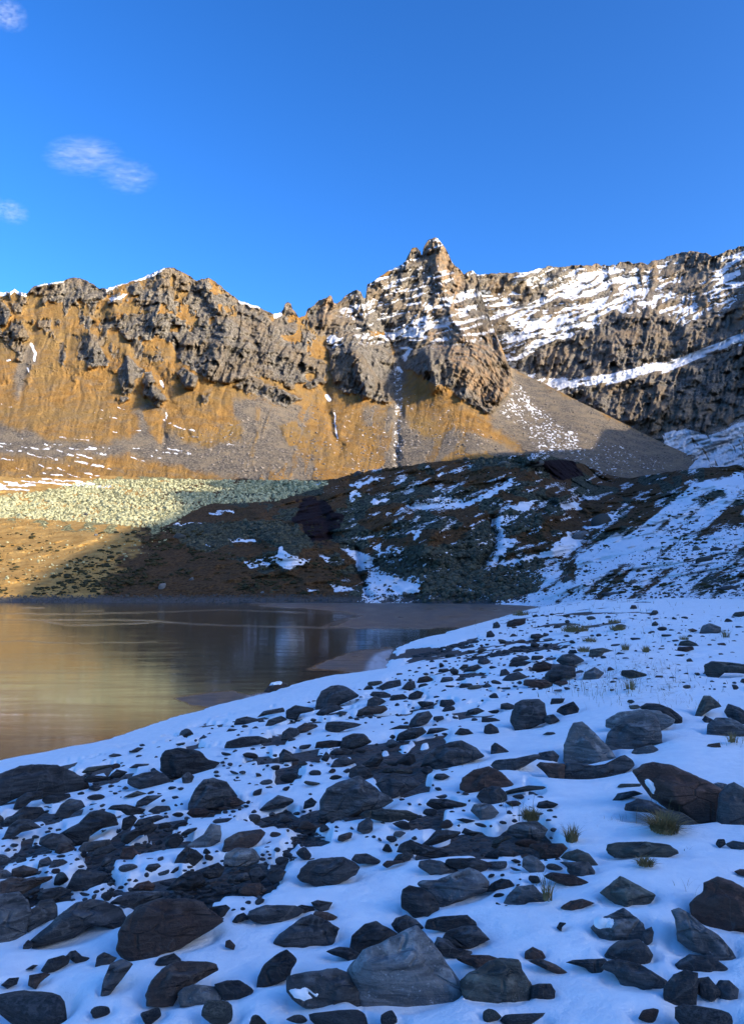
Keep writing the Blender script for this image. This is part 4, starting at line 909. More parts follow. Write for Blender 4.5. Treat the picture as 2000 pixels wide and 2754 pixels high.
('B1', [(225, 800), (260, 760), (330, 750), (360, 790), (365, 870), (300, 885), (255, 905)], 'pale', 0),
('B1', [(200, 1000), (330, 900), (380, 850), (480, 780), (570, 752), (680, 770), (760, 810), (795, 880), (770, 950), (690, 910), (650, 905), (560, 920), (480, 970), (370, 1000), (230, 1030)], 'slate', 'long curved dark slab left of the huge round brown boulder'),
('B1', [(750, 1050), (760, 960), (800, 880), (880, 800), (990, 755), (1150, 750), (1270, 770), (1350, 840), (1400, 890), (1330, 940), (1220, 990), (1100, 1060), (990, 1110), (880, 1115), (790, 1085)], 'brown', 'huge smooth round brown boulder in the lower left'),
('B1', [(700, 770), (760, 730), (900, 700), (1050, 700), (1040, 730), (950, 755), (850, 790)], 'slate', 0),
('B1', [(830, 690), (870, 650), (940, 632), (980, 660), (970, 690)], 'red', 0),
('B1', [(1060, 680), (1120, 620), (1190, 570), (1270, 580), (1300, 640), (1200, 690)], 'slate', 0),
('B1', [(1240, 570), (1380, 518), (1420, 550), (1400, 600), (1330, 615), (1280, 600)], 'slate', 0),
('B1', [(920, 560), (940, 530), (1000, 522), (1020, 540), (970, 580)], 'slate', 0),
('B1', [(1080, 580), (1110, 550), (1135, 540), (1130, 565), (1100, 582)], 'slate', 0),
('B1', [(1320, 800), (1430, 785), (1455, 805), (1420, 850), (1390, 875), (1340, 830)], 'slate', 0),
('B1', [(1470, 890), (1500, 850), (1540, 835), (1590, 870), (1500, 895)], 'slate', 0),
('B1', [(1440, 640), (1460, 600), (1560, 580), (1590, 620), (1500, 650)], 'slate', 0),
('B1', [(1580, 600), (1590, 560), (1640, 545), (1690, 600), (1640, 640), (1600, 640)], 'slate', 0),
('B2', [(150, 600), (180, 570), (240, 555), (280, 575), (260, 620), (200, 650)], 'slate', 0),
('B2', [(-20, 700), (20, 650), (110, 645), (160, 690), (90, 735), (0, 720)], 'brown', 0),
('B1', [(605, 1170), (620, 1110), (660, 1085), (740, 1120), (700, 1165)], 'slate', 0),
('B1', [(640, 1340), (660, 1250), (700, 1160), (770, 1130), (840, 1165), (790, 1230), (720, 1310), (680, 1360)], 'slate', 'narrow upright dark stone with a pale vein at the bottom left'),
('B1', [(265, 1195), (310, 1130), (400, 1105), (440, 1125), (430, 1160), (350, 1200), (300, 1210)], 'slate', 0),
('B1', [(420, 1110), (450, 1080), (480, 1073), (520, 1110), (580, 1120), (560, 1140), (480, 1150)], 'slate', 0),
('B1', [(180, 1290), (190, 1230), (280, 1215), (320, 1225), (260, 1270), (230, 1310)], 'brown', 0),
('B1', [(145, 1070), (150, 1040), (180, 1005), (215, 1030), (200, 1055)], 'slate', 0),
('B1', [(980, 1165), (1010, 1120), (1100, 1092), (1145, 1130), (1140, 1165), (1050, 1170)], 'slate', 0),
('B1', [(930, 1340), (960, 1270), (1030, 1190), (1120, 1145), (1300, 1150), (1350, 1165), (1375, 1200), (1300, 1240), (1200, 1300), (1130, 1340), (1100, 1400), (940, 1400)], 'brown', 'big angular boulder with a rusty brown top at the bottom left'),
('B1', [(1130, 1345), (1170, 1310), (1230, 1290), (1400, 1310), (1420, 1345), (1400, 1420), (1150, 1420)], 'pale', 0),
('B1', [(1360, 1290), (1440, 1265), (1520, 1265), (1600, 1320), (1600, 1380), (1420, 1380)], 'slate', 0),
('B1', [(1425, 1050), (1430, 1015), (1455, 1005), (1490, 1040), (1480, 1065)], 'brown', 0),
('B1', [(10, 1290), (60, 1250), (120, 1245), (110, 1285), (50, 1310)], 'slate', 0),
('B1', [(160, 1195), (210, 1165), (245, 1165), (210, 1190)], 'slate', 0),
('T3', [(170, 790), (200, 690), (250, 665), (350, 660), (380, 690), (390, 760), (380, 800), (290, 830), (210, 850)], 'slate', 'cube shaped dark boulder standing above the clean snow'),
('T3', [(380, 800), (390, 765), (440, 755), (480, 795), (420, 815)], 'slate', 0),
('T3', [(460, 735), (490, 705), (565, 675), (600, 720), (590, 750), (520, 765)], 'slate', 0),
('T3', [(420, 690), (430, 655), (510, 655), (500, 680), (440, 695)], 'slate', 0),
('T3', [(105, 720), (110, 690), (150, 682), (195, 700), (190, 725)], 'slate', 0),
('T3', [(460, 415), (500, 380), (560, 370), (635, 415), (600, 430), (520, 452)], 'grey', 'domed grey boulder up the shore above the two clustered blocks'),
('T3', [(390, 540), (390, 500), (450, 455), (510, 445), (575, 460), (580, 515), (500, 525), (440, 545)], 'slate', 0),
('T3', [(305, 470), (320, 435), (380, 420), (430, 440), (420, 470), (350, 485)], 'red', 0),
('T3', [(250, 570), (260, 535), (380, 535), (430, 560), (430, 582), (320, 580)], 'red', 0),
('T3', [(435, 560), (460, 545), (520, 540), (535, 560), (480, 572)], 'red', 0),
('T3', [(100, 515), (110, 475), (140, 468), (165, 495), (130, 515)], 'slate', 0),
('T3', [(115, 540), (160, 500), (220, 487), (280, 520), (200, 538)], 'slate', 0),
('T3', [(160, 450), (170, 425), (260, 418), (305, 425), (250, 450)], 'slate', 0),
('T3', [(165, 420), (190, 395), (270, 385), (290, 405), (230, 422)], 'slate', 0),
('T3', [(300, 410), (305, 385), (370, 385), (380, 400), (340, 410)], 'slate', 0),
('T3', [(295, 325), (300, 305), (330, 302), (355, 315), (340, 332)], 'slate', 0),
('T3', [(625, 535), (640, 490), (700, 458), (760, 495), (710, 540)], 'grey', 'faceted grey boulder alone between the clustered blocks and the grass'),
('T3', [(665, 385), (675, 345), (750, 335), (820, 355), (760, 365), (740, 385), (680, 390)], 'green', 0),
('T3', [(868, 510), (875, 478), (940, 475), (1025, 500), (1020, 530), (930, 525)], 'green', 0),
('T3', [(1365, 240), (1385, 195), (1430, 180), (1495, 205), (1495, 235), (1420, 250)], 'grey', 'rounded grey boulder high on the snow at the right'),
('T3', [(1060, 198), (1065, 178), (1085, 165), (1105, 185), (1090, 200)], 'green', 0),
('T3', [(1285, 220), (1320, 212), (1355, 225), (1320, 235)], 'red', 0),
('T3', [(1232, 318), (1245, 295), (1290, 286), (1340, 305), (1365, 328), (1320, 322)], 'green', 0),
('T3', [(1222, 355), (1230, 330), (1320, 325), (1330, 345), (1260, 362)], 'red', 0),
('T3', [(1400, 490), (1405, 440), (1450, 420), (1560, 430), (1647, 440), (1720, 450), (1720, 500), (1600, 490), (1520, 490), (1480, 520), (1440, 525)], 'green', 'long olive boulder at the right edge'),
('T3', [(505, 1160), (500, 1100), (540, 1060), (700, 1080), (850, 1060), (880, 1010), (930, 1050), (940, 1090), (850, 1140), (700, 1168), (560, 1164)], 'slate', 'dark mass under the pyramid shaped boulder'),  # dark solid filling the outline beneath the pyramid boulder
('T3', [(510, 1040), (510, 960), (545, 870), (570, 820), (625, 808), (660, 840), (720, 900), (780, 960), (860, 1065), (790, 1085), (700, 1088), (600, 1075), (540, 1060)], 'pale', 'tall pyramid shaped grey boulder with curved banding'),
('T3', [(980, 715), (1030, 688), (1110, 690), (1180, 720), (1250, 770), (1245, 815), (1180, 800), (1100, 760)], 'slate', 'dark sloping slab behind the broad grey boulder'),
('T3', [(785, 830), (785, 790), (860, 745), (1000, 728), (1100, 735), (1200, 790), (1190, 812), (1110, 850), (900, 870)], 'pale', 0),
('T3', [(770, 960), (790, 880), (850, 810), (920, 765), (1000, 750), (1080, 770), (1110, 850), (1120, 930), (1000, 950), (900, 970), (820, 980)], 'grey', 'broad grey boulder right of the tall pyramid one'),
('T3', [(915, 700), (970, 695), (1000, 712), (930, 725)], 'green', 0),
('T3', [(905, 678), (915, 664), (940, 664), (955, 678), (930, 686)], 'green', 0),
('T3', [(930, 1010), (950, 975), (1060, 950), (1100, 975), (1105, 1000), (1000, 1010)], 'grey', 0),
('T3', [(335, 1080), (360, 1060), (510, 1070), (510, 1130), (500, 1165), (420, 1160), (380, 1115)], 'brown', 0),
('T3', [(340, 1040), (350, 1000), (440, 985), (475, 1020), (460, 1050), (410, 1060)], 'slate', 0),
('T3', [(45, 1075), (80, 1045), (200, 1035), (340, 1005), (350, 1030), (250, 1085), (120, 1130)], 'slate', 0),
('T3', [(45, 990), (55, 950), (80, 937), (160, 990), (100, 1005)], 'slate', 0),
('T3', [(370, 885), (400, 868), (440, 868), (462, 884)], 'slate', 0),
('T3', [(1330, 770), (1360, 700), (1390, 640), (1430, 640), (1505, 705), (1440, 720), (1370, 760)], 'green', 'pointed olive boulder on the right'),
('T3', [(1525, 740), (1545, 690), (1620, 715), (1647, 735), (1720, 760), (1720, 830), (1600, 800), (1540, 770)], 'slate', 0),
('T3', [(1415, 880), (1420, 820), (1470, 780), (1560, 780), (1647, 830), (1700, 860), (1640, 890), (1510, 905)], 'grey', 'smooth grey boulder beside the right edge below the pointed one'),
('T3', [(1380, 790), (1400, 765), (1450, 790), (1410, 815)], 'slate', 0),
('T3', [(1390, 985), (1420, 945), (1490, 935), (1500, 970), (1440, 975)], 'brown', 0),
('B3', [(960, -56), (1020, -95), (1080, -110), (1170, -95), (1280, -55), (1400, 5), (1500, 60), (1480, 150), (1475, 270), (1400, 285), (1300, 260), (1200, 200), (1150, 150), (1060, 100), (1000, 20)], 'red', 'big rusty brown slab with a patch of snow on its left end'),
('B3', [(905, 190), (910, 150), (980, 115), (1060, 130), (1150, 180), (1250, 200), (1350, 260), (1290, 290), (1200, 260), (1090, 215), (1000, 190), (930, 195)], 'slate', 0),
('B3', [(810, 125), (850, 80), (950, 62), (1005, 85), (950, 95), (860, 120)], 'slate', 0),
('B3', [(840, 40), (870, 18), (990, 18), (990, 38)], 'green', 0),
('B3', [(1475, 200), (1490, 90), (1530, 40), (1580, 15), (1660, 60), (1720, 120), (1720, 280), (1600, 300), (1500, 300), (1475, 270)], 'pale', 'tall pale grey boulder at the right edge beside the big rusty slab'),
('B3', [(1445, 20), (1480, 10), (1540, 20), (1500, 60)], 'grey', 0),
('B3', [(335, 165), (350, 135), (400, 124), (470, 148), (440, 168), (370, 178)], 'slate', 0),
('B3', [(780, 440), (790, 405), (860, 390), (1030, 387), (1160, 405), (1230, 455), (1100, 490), (1000, 495), (960, 470), (830, 480)], 'green', 'long flat olive stone lying below the large grass tuft'),
('B3', [(150, 320), (165, 290), (220, 265), (330, 255), (380, 290), (400, 310), (370, 350), (330, 360), (200, 350)], 'grey', 'knobbly grey stone with a grass tuft behind it'),
('B3', [(50, 410), (60, 375), (150, 345), (180, 360), (110, 390), (80, 425)], 'green', 0),
('B3', [(0, 480), (50, 440), (110, 420), (190, 445), (205, 490), (100, 488)], 'slate', 0),
('B3', [(245, 540), (250, 490), (290, 468), (340, 490), (385, 540), (370, 580), (320, 585), (270, 560)], 'grey', 0),
('B3', [(295, 425), (300, 400), (400, 400), (500, 395), (530, 430), (470, 480), (400, 490), (355, 480), (350, 445)], 'red', 0),
('B3', [(490, 490), (520, 455), (590, 433), (660, 460), (730, 540), (680, 545), (600, 510)], 'green', 0),
('B3', [(485, 515), (660, 512), (700, 570), (700, 610), (560, 600), (530, 570), (530, 545)], 'slate', 0),
('B3', [(375, 605), (430, 580), (560, 595), (660, 640), (680, 680), (560, 665), (470, 645)], 'red', 0),
('B3', [(740, 710), (800, 660), (865, 605), (950, 650), (1080, 720), (1030, 790), (960, 785), (890, 805), (800, 750)], 'green', 'diamond shaped dark boulder on clean snow at the right'),
('B3', [(485, 800), (550, 760), (620, 748), (700, 775), (620, 805), (540, 822)], 'red', 0),
('B3', [(120, 780), (160, 720), (210, 670), (310, 660), (345, 700), (400, 745), (430, 775), (340, 770), (200, 790)], 'grey', 'flat fan shaped grey stone with grass at its right end'),
('B3', [(15, 700), (50, 650), (110, 618), (160, 625), (200, 670), (130, 690), (90, 690)], 'slate', 0),
('B3', [(1000, 1000), (1010, 950), (1060, 925), (1075, 960), (1065, 1010), (1030, 1040)], 'slate', 0),
('B3', [(685, 930), (740, 880), (840, 830), (880, 812), (940, 850), (1000, 900), (1030, 970), (1000, 1010), (880, 1010), (810, 1030), (740, 990)], 'grey', 'upper of three stacked grey boulders at the lower right'),
('B3', [(760, 1110), (800, 1050), (850, 1015), (980, 1005), (1030, 1050), (1065, 1100), (1030, 1170), (940, 1160), (850, 1130)], 'grey', 'middle of three stacked grey boulders at the lower right'),
('B3', [(750, 1190), (780, 1150), (860, 1133), (990, 1165), (1080, 1220), (1150, 1260), (1140, 1310), (1080, 1330), (960, 1320), (870, 1280), (830, 1220)], 'grey', 'lowest of three stacked grey boulders at the lower right'),
('B3', [(525, 1150), (570, 1135), (760, 1125), (780, 1150), (740, 1215), (680, 1215), (640, 1180)], 'slate', 0),
('B3', [(260, 1125), (265, 1080), (310, 1052), (370, 1080), (395, 1130)], 'brown', 0),
('B3', [(280, 1140), (370, 1128), (450, 1160), (540, 1215), (460, 1215), (390, 1190)], 'brown', 0),
('B3', [(460, 930), (480, 895), (525, 900), (495, 925), (490, 950)], 'slate', 'tiny black twisted stone alone in the snow at the lower right'),
('B3', [(1305, 780), (1390, 700), (1395, 650), (1480, 615), (1570, 640), (1660, 690), (1740, 720), (1740, 950), (1560, 965), (1480, 960), (1420, 920), (1330, 850)], 'red', 'big brown angular boulder at the right edge'),
('B3', [(1190, 830), (1240, 810), (1310, 850), (1400, 930), (1480, 975), (1560, 1060), (1605, 1140), (1500, 1160), (1400, 1090), (1310, 1060), (1230, 1010), (1215, 880)], 'grey', 'long grey slab slanting down beneath the big brown boulder'),
('B3', [(1215, 1160), (1300, 1100), (1440, 1110), (1540, 1190), (1470, 1230), (1330, 1240), (1230, 1200)], 'slate', 0),
('B3', [(1140, 1310), (1200, 1230), (1270, 1200), (1350, 1220), (1340, 1400), (1140, 1420)], 'slate', 0),
('B3', [(1345, 1340), (1340, 1250), (1420, 1240), (1500, 1340), (1440, 1390)], 'grey', 0),
('B3', [(1465, 1300), (1490, 1265), (1550, 1265), (1610, 1320), (1600, 1380), (1500, 1390)], 'slate', 0),
('B3', [(1465, 400), (1480, 370), (1520, 368), (1530, 400), (1490, 422)], 'slate', 0),
('B3', [(1530, 400), (1580, 380), (1647, 390), (1720, 400), (1720, 440), (1580, 440)], 'slate', 0),
('B3', [(1585, 575), (1620, 558), (1700, 565), (1700, 605), (1610, 592)], 'red', 0),
('T2', [(795, 570), (800, 550), (880, 543), (890, 560), (840, 572)], 'green', 0),
('T2', [(870, 580), (920, 550), (1000, 535), (1005, 575), (960, 600), (890, 600)], 'slate', 0),
('T2', [(1010, 590), (1050, 550), (1090, 543), (1100, 585), (1050, 600)], 'slate', 0),
('T2', [(810, 635), (830, 612), (900, 612), (940, 630), (940, 655), (860, 650)], 'slate', 0),
('T2', [(935, 665), (950, 635), (1020, 628), (1050, 650), (1000, 670)], 'slate', 0),
('T2', [(1048, 665), (1060, 630), (1110, 605), (1150, 620), (1130, 650)], 'slate', 0),
('T2', [(1108, 555), (1120, 525), (1170, 512), (1210, 530), (1180, 555)], 'brown', 0),
('T2', [(1255, 550), (1270, 520), (1330, 520), (1340, 540), (1290, 555)], 'slate', 0),
('T2', [(1370, 585), (1390, 560), (1450, 560), (1460, 575), (1400, 588)], 'slate', 0),
('T2', [(1420, 598), (1440, 575), (1500, 568), (1525, 590)], 'green', 0),
('T2', [(1515, 585), (1550, 553), (1590, 585)], 'slate', 0),
('T2', [(1110, 680), (1130, 673), (1215, 677), (1210, 695), (1140, 712)], 'slate', 0),
('T2', [(1250, 700), (1260, 665), (1330, 662), (1350, 690), (1290, 712)], 'slate', 0),
('T2', [(1265, 735), (1290, 700), (1340, 705), (1350, 725), (1300, 738)], 'slate', 0),
('T2', [(1415, 760), (1430, 730), (1490, 713), (1535, 735), (1480, 755)], 'slate', 0),
('T2', [(1518, 805), (1520, 772), (1600, 780), (1635, 795), (1580, 810)], 'slate', 0),
('T2', [(1345, 880), (1380, 842), (1430, 850), (1465, 878), (1400, 885)], 'slate', 0),
('T2', [(1530, 870), (1535, 830), (1570, 813), (1615, 840), (1625, 870), (1560, 880)], 'slate', 0),
('T2', [(1208, 790), (1215, 770), (1270, 765), (1280, 785), (1240, 797)], 'slate', 0),
('T2', [(1165, 880), (1190, 845), (1260, 840), (1310, 850), (1240, 870)], 'slate', 0),
('T2', [(1575, 1005), (1578, 960), (1600, 935), (1660, 975), (1690, 995), (1620, 1010)], 'slate', 0),
('T2', [(880, 1125), (910, 1095), (1000, 1100), (1080, 1115), (1070, 1130)], 'green', 0),
('T2', [(1210, 1160), (1230, 1133), (1280, 1130), (1315, 1150), (1270, 1170)], 'slate', 0),
('T2', [(1240, 488), (1250, 468), (1300, 465), (1320, 485)], 'slate', 0), ('T2', [(1370, 468), (1400, 440), (1430, 440), (1430, 462)], 'slate', 0), ('T2', [(1490, 430), (1500, 405), (1550, 400), (1575, 425), (1530, 438)], 'slate', 0), ('T2', [(1400, 485), (1430, 455), (1490, 440), (1520, 460), (1470, 480)], 'slate', 0),
('T2', [(1545, 270), (1550, 235), (1575, 225), (1600, 255), (1580, 275)], 'slate', 0), ('T2', [(1585, 215), (1590, 180), (1615, 168), (1635, 195), (1620, 215)], 'slate', 0),
('T3', [(148, 200), (150, 172), (200, 155), (265, 150), (260, 180), (200, 200)], 'brown', 0),
('T3', [(292, 272), (300, 250), (350, 245), (385, 262), (340, 277)], 'slate', 0), ('T3', [(368, 262), (380, 240), (410, 245), (410, 262)], 'slate', 0),
('T3', [(1050, 125), (1070, 98), (1095, 98), (1105, 115), (1080, 128)], 'green', 0), ('T3', [(920, 92), (935, 65), (960, 65), (970, 85)], 'brown', 0), ('T3', [(1570, 130), (1590, 110), (1640, 105), (1680, 120), (1620, 138)], 'green', 0),
('T3', [(1080, 525), (1090, 510), (1130, 510), (1135, 528), (1100, 532)], 'brown', 0), ('T3', [(1620, 550), (1630, 530), (1680, 530), (1680, 560)], 'red', 0), ('T3', [(1100, 345), (1110, 335), (1145, 338), (1130, 350)], 'slate', 0), ('T3', [(530, 368), (545, 347), (580, 347), (592, 365), (560, 372)], 'slate', 0), ('T3', [(830, 380), (850, 362), (890, 368), (880, 382)], 'slate', 0),
]
COLW = {'slate': 'charcoal', 'grey': 'grey', 'pale': 'pale grey', 'green': 'olive grey', 'brown': 'dark brown', 'red': 'rusty brown'}

def ico(sub):
    bm = bmesh.new(); bmesh.ops.create_icosphere(bm, subdivisions=sub, radius=1.0)
    V = np.array([v.co[:] for v in bm.verts]); F = np.array([[v.index for v in f.verts] for f in bm.faces]); bm.free(); return V, F
ICO = {k: ico(k) for k in (1, 2, 3, 4, 5)}

def facet(d, rng, n=9, kmin=0.72, kmax=0.98, wz=0.0, p=16, extra=()):
    """radius of a rounded convex block along unit directions d"""
    acc = np.zeros(len(d))
    for _ in range(n):
        nn = rng.normal(size=3)
        if wz: nn[2] = wz * abs(nn[2]) + 0.7 * np.sign(nn[2] + 1e-6) * (rng.random() > 0.0)
        nn /= np.linalg.norm(nn); k = rng.uniform(kmin, kmax)
        c = np.clip(d @ nn, 0, None) / k
        acc += c ** p
    for nn, k in extra:
        nn = np.array(nn, float); nn /= np.linalg.norm(nn); acc += (np.clip(d @ nn, 0, None) / k) ** p
    acc += 1.0
    return acc ** (-1.0 / p)

CAMR = np.array([1.0, 0, 0])
def outline_rock(poly, seed):
    """solid closed stone whose outline seen from the path is the traced one, with its own depth"""
    rng = np.random.default_rng(seed)
    A = np.array(poly, float)
    w = np.ptp(A[:, 0]); h = np.ptp(A[:, 1])
    c = (A.max(0) + A.min(0)) / 2
    # area centroid
    x0, y0 = A[:, 0], A[:, 1]; x1, y1 = np.roll(x0, -1), np.roll(y0, -1); cr = x0 * y1 - x1 * y0; ar = cr.sum() / 2
    if abs(ar) > 1: c = np.array([((x0 + x1) * cr).sum(), ((y0 + y1) * cr).sum()]) / (6 * ar)
    yb = A[:, 1].max()
    base = hit(c[0], min(yb - 0.12 * h, 2740))
    if base is None: return None
    if yb > 2690: base = hit(c[0], 2690) if c[1] < 2640 else base
    rx, rz = ray(c[0], c[1]); r = np.array([rx, 1.0, rz]); r /= np.linalg.norm(r)
    up = np.cross(CAMR, r); up /= np.linalg.norm(up); right = np.cross(r, up)
    dist0 = base[1] / r[1]
    fwd = np.array([0, CP, SP]); cs = float(r @ fwd)
    mpp = dist0 * cs / FPX
    T = 0.5 * min(w, 1.5 * h + 12) * mpp * 0.8
    dist = dist0 + T * 1.0
    ax_, az_ = ray(A[:, 0], A[:, 1]); dd_ = np.stack([ax_, np.ones(len(A)), az_], -1)
    dd_ = dd_ * (dist / (dd_ @ r))[:, None]
    Q = np.stack([dd_ @ right, dd_ @ up], -1)
    s = 1.05 * (1 - 0.35 * T / dist)
    th = np.linspace(-np.pi, np.pi, 241)
    R = np.zeros(len(th))
    for i, t in enumerate(th):
        dx, dy = math.cos(t), math.sin(t); best = 0
        for k in range(len(Q)):
            ax, ay = Q[k]; ex, ey = Q[(k + 1) % len(Q)] - Q[k]
            den = dx * ey - dy * ex
            if abs(den) < 1e-12: continue
            q = (ax * ey - ay * ex) / den; u = (ax * dy - ay * dx) / den
            if q > 0 and -1e-6 <= u <= 1 + 1e-6: best = max(best, q)
        R[i] = best
    R[-1] = R[0]
    # carry the stone on below the snow
    sub = 5 if max(w, h) > 130 else (4 if max(w, h) > 45 else 3)
    d, F = ICO[sub]
    rho = np.sqrt(d[:, 0] ** 2 + d[:, 1] ** 2) + 1e-9
    ang = np.arctan2(d[:, 1], d[:, 0])
    Rr = np.interp(ang, th, R) * s
    fr = facet(d, rng, 7, 0.66, 0.95, 1.0, 30, [((rng.uniform(-.35, .35), 0.85, 0.6), rng.uniform(0.52, 0.68)), ((rng.uniform(-.6, .6), -0.1, 0.9), rng.uniform(0.55, 0.72)), ((rng.choice([-1, 1]) * 0.8, 0.2, 0.7), rng.uniform(0.6, 0.75))])
    fr2 = facet(d, rng, 8, 0.70, 0.98, 0.3, 20)
    rr_ = fr * (0.5 + 0.5 * fr2)
    rimk = sstep(0.86, 0.985, rho)
    rr_ = rr_ * (1 - rimk) + rimk
    pr = rho ** 0.75 * rr_
    pu = Rr * pr * np.cos(ang); pv = Rr * pr * np.sin(ang); pw = -T * d[:, 2] * rr_
    size = min(w, h) * mpp
    q = np.stack([pu, pv, pw], -1)
    if size > 0.02:
        n1 = ridged(q / (size * 0.55) + rng.uniform(0, 50), 4, int(seed) % 97) - 0.62
        n2 = fbm(q * np.array([1, 2.6, 1]) / (size * 0.22) + rng.uniform(0, 50), 3, int(seed) % 89) - 0.5
        n3 = ridged(q / (size * 0.11) + rng.uniform(0, 50), 2, int(seed) % 83) - 0.62 if size > 0.12 else 0
        k = 1 + (0.10 * n1 + 0.085 * n2 + 0.022 * n3)
        q = q * k[:, None]
    low = np.clip(-q[:, 1], 0, None)
    q[:, 1] -= low * 0.15
    ctr = np.array([0, 0, HC]) + r * dist
    W = ctr + q[:, :1] * right + q[:, 1:2] * up + q[:, 2:3] * r
    gx, gy = ctr[0], ctr[1]
    gz = float(ground(np.array([gx]), np.array([gy]))[0])
    org = np.array([gx, gy, gz])
    return W - org, F, org, dict(w=w, h=h, T=T, rad=0.5 * w * mpp, cx=c[0], cy=c[1], yb=yb)

STONES = []     # info for snow hollows and labels
for i, (rg, pts, mt, lab) in enumerate(ROCKS):
    poly = rp(rg, pts)
    res = outline_rock(poly, 1000 + i * 7)
    if res is None: print('no ground under', rg, pts[0]); continue
    V, F, org, inf = res
    big = max(inf['w'], inf['h']) > 75
    me = raw_mesh('boulder' if big else 'stone', V, F, RK[mt], True)
    o = link('boulder' if big else 'stone', me, org)
    o['category'] = 'boulder' if big else 'stone'
    STONES.append(dict(o=o, inf=inf, org=org, mt=mt, lab=lab, rx=inf['rad'], ry=inf['T'], big=big, traced=True))
print('traced', len(STONES))

# ---------------- scattered stones between them
def convex_stone(seed, flat, sub=3):
    rng = np.random.default_rng(seed)
    d, F = ICO[sub]
    r = facet(d, rng, 12, 0.45, 0.95, 0, 18)
    q = d * r[:, None]
    q = q * (1 + 0.14 * (fbm(q * 2.2 + seed, 3, seed % 50) - 0.5))[:, None] * np.array([1.0, rng.uniform(0.55, 0.85), flat])
    q[:, 0] += 0.15 * q[:, 2]
    return q, F
protos = {}
for k in range(7):
    V, F = convex_stone(300 + k, [0.34, 0.5, 0.42, 0.62, 0.3, 0.7, 0.45][k])
    for mt in RK:
        protos[(k, mt)] = raw_mesh('stone', V, F, RK[mt], True)
FIELD = [[(0, 2190), (150, 2070), (330, 2020), (520, 1960), (640, 1930), (760, 1900), (900, 1870), (1010, 1835), (1120, 1800), (1260, 1790), (1400, 1770), (1520, 1760), (1540, 1800), (1430, 1870), (1330, 1920), (1180, 1990), (1240, 2050), (1330, 2080), (1500, 2150), (1520, 2350), (1350, 2450), (1250, 2320), (1100, 2330), (950, 2240), (860, 2240), (830, 2300), (720, 2330), (700, 2460), (560, 2480), (200, 2440), (0, 2500)]]
rs = random.Random(11)
def occupied(px, py, r):
    for s in STONES:
        f = s['inf']
        if abs(px - f['cx']) < (f['w'] / 2 + r) * 0.85 and abs(py - f['cy']) < (f['h'] / 2 + r * 0.5) * 0.85: return True
    return False
EXTRA = []
tries = 0
nind = 400 - len(STONES)
cand = []
while tries < 14000 and len(cand) < 1600:
    tries += 1
    zone = rs.random()
    if zone < 0.72:
        px = rs.uniform(0, 1560); py = rs.uniform(1740, 2520)
        if rs.random() < 0.5: px = rs.uniform(0, 950); py = rs.uniform(2180, 2500)
        if sdpoly(np.array([px]), np.array([py]), FIELD[0])[0] > 0: continue
        sz = rs.choice([14, 18, 22, 26, 32, 40, 50, 60]) * (0.55 + 0.45 * (py - 1700) / 700)
    elif zone < 0.95:
        px = rs.uniform(1000, 2000); py = rs.uniform(1650, 1860); sz = rs.choice([8, 10, 14, 20, 26])
        t = (py - 1640) / 200
        if px < 1000 + 420 * (1 - (py - 1640) / 180) + 60: continue
        if px > 1560 and rs.random() < 0.72: continue
    else:
        px = rs.uniform(0, 2000); py = rs.uniform(2700, 2752); sz = rs.choice([50, 70, 100, 150, 190])
        if rs.random() < 0.9: continue
        if sum(c[1] > 2690 for c in cand) > 12: continue
        if px < 300 and py < 2150: continue
    if occupied(px, py, sz / 2): continue
    if any(abs(px - c[0]) < (sz + c[2]) * 0.5 and abs(py - c[1]) < (sz + c[2]) * 0.27 for c in cand): continue
    cand.append((px, py, sz))
cand.sort(key=lambda c: -c[2])
small_V = []; small_F = []; nv = 0
tiny = [convex_stone(900 + k, 0.45, 2) for k in range(6)]
HP = hit_many([c[0] for c in cand], [c[1] for c in cand]); HS = shore_s(HP[:, 0], HP[:, 1])
for n, (px, py, sz) in enumerate(cand):
    p = HP[n]
    if np.isnan(p[0]) or HS[n] < 0.5: continue
    d = p[1]; m = sz * d / FPX * 0.5 * 1.12
    mt = rs.choice(['slate'] * 6 + ['grey'] * 2 + ['green', 'brown', 'red'])
    rz = rs.uniform(0, 6.28)
    if n < nind:
        k = rs.randrange(7)
        o = link('stone', protos[(k, mt)], (p[0], p[1], p[2] + m * 0.02))
        rz = rs.gauss(0, 0.5) + (3.14 if rs.random() < .5 else 0)
        o.scale = (m * 1.15, m * rs.uniform(.8, 1.1), m * rs.uniform(0.7, 1.15)); o.rotation_euler = (rs.uniform(-.2, .2), rs.uniform(-.2, .2), rz)
        o['category'] = 'stone'
        STONES.append(dict(o=o, inf=dict(w=sz, h=sz * 0.4, cx=px, cy=py, yb=py + sz * .2, T=m, rad=m), org=p, mt=mt, lab=0, rx=m, ry=m, big=False, traced=False))
    else:
        V, F = tiny[n % 6]; c, s_ = math.cos(rz), math.sin(rz)
        V = V @ np.array([[c, s_, 0], [-s_, c, 0], [0, 0, 1.0]]) * m + np.array([p[0], p[1], p[2] + 0.1 * m])
        small_V.append(V); small_F.append(F + nv); nv += len(V)
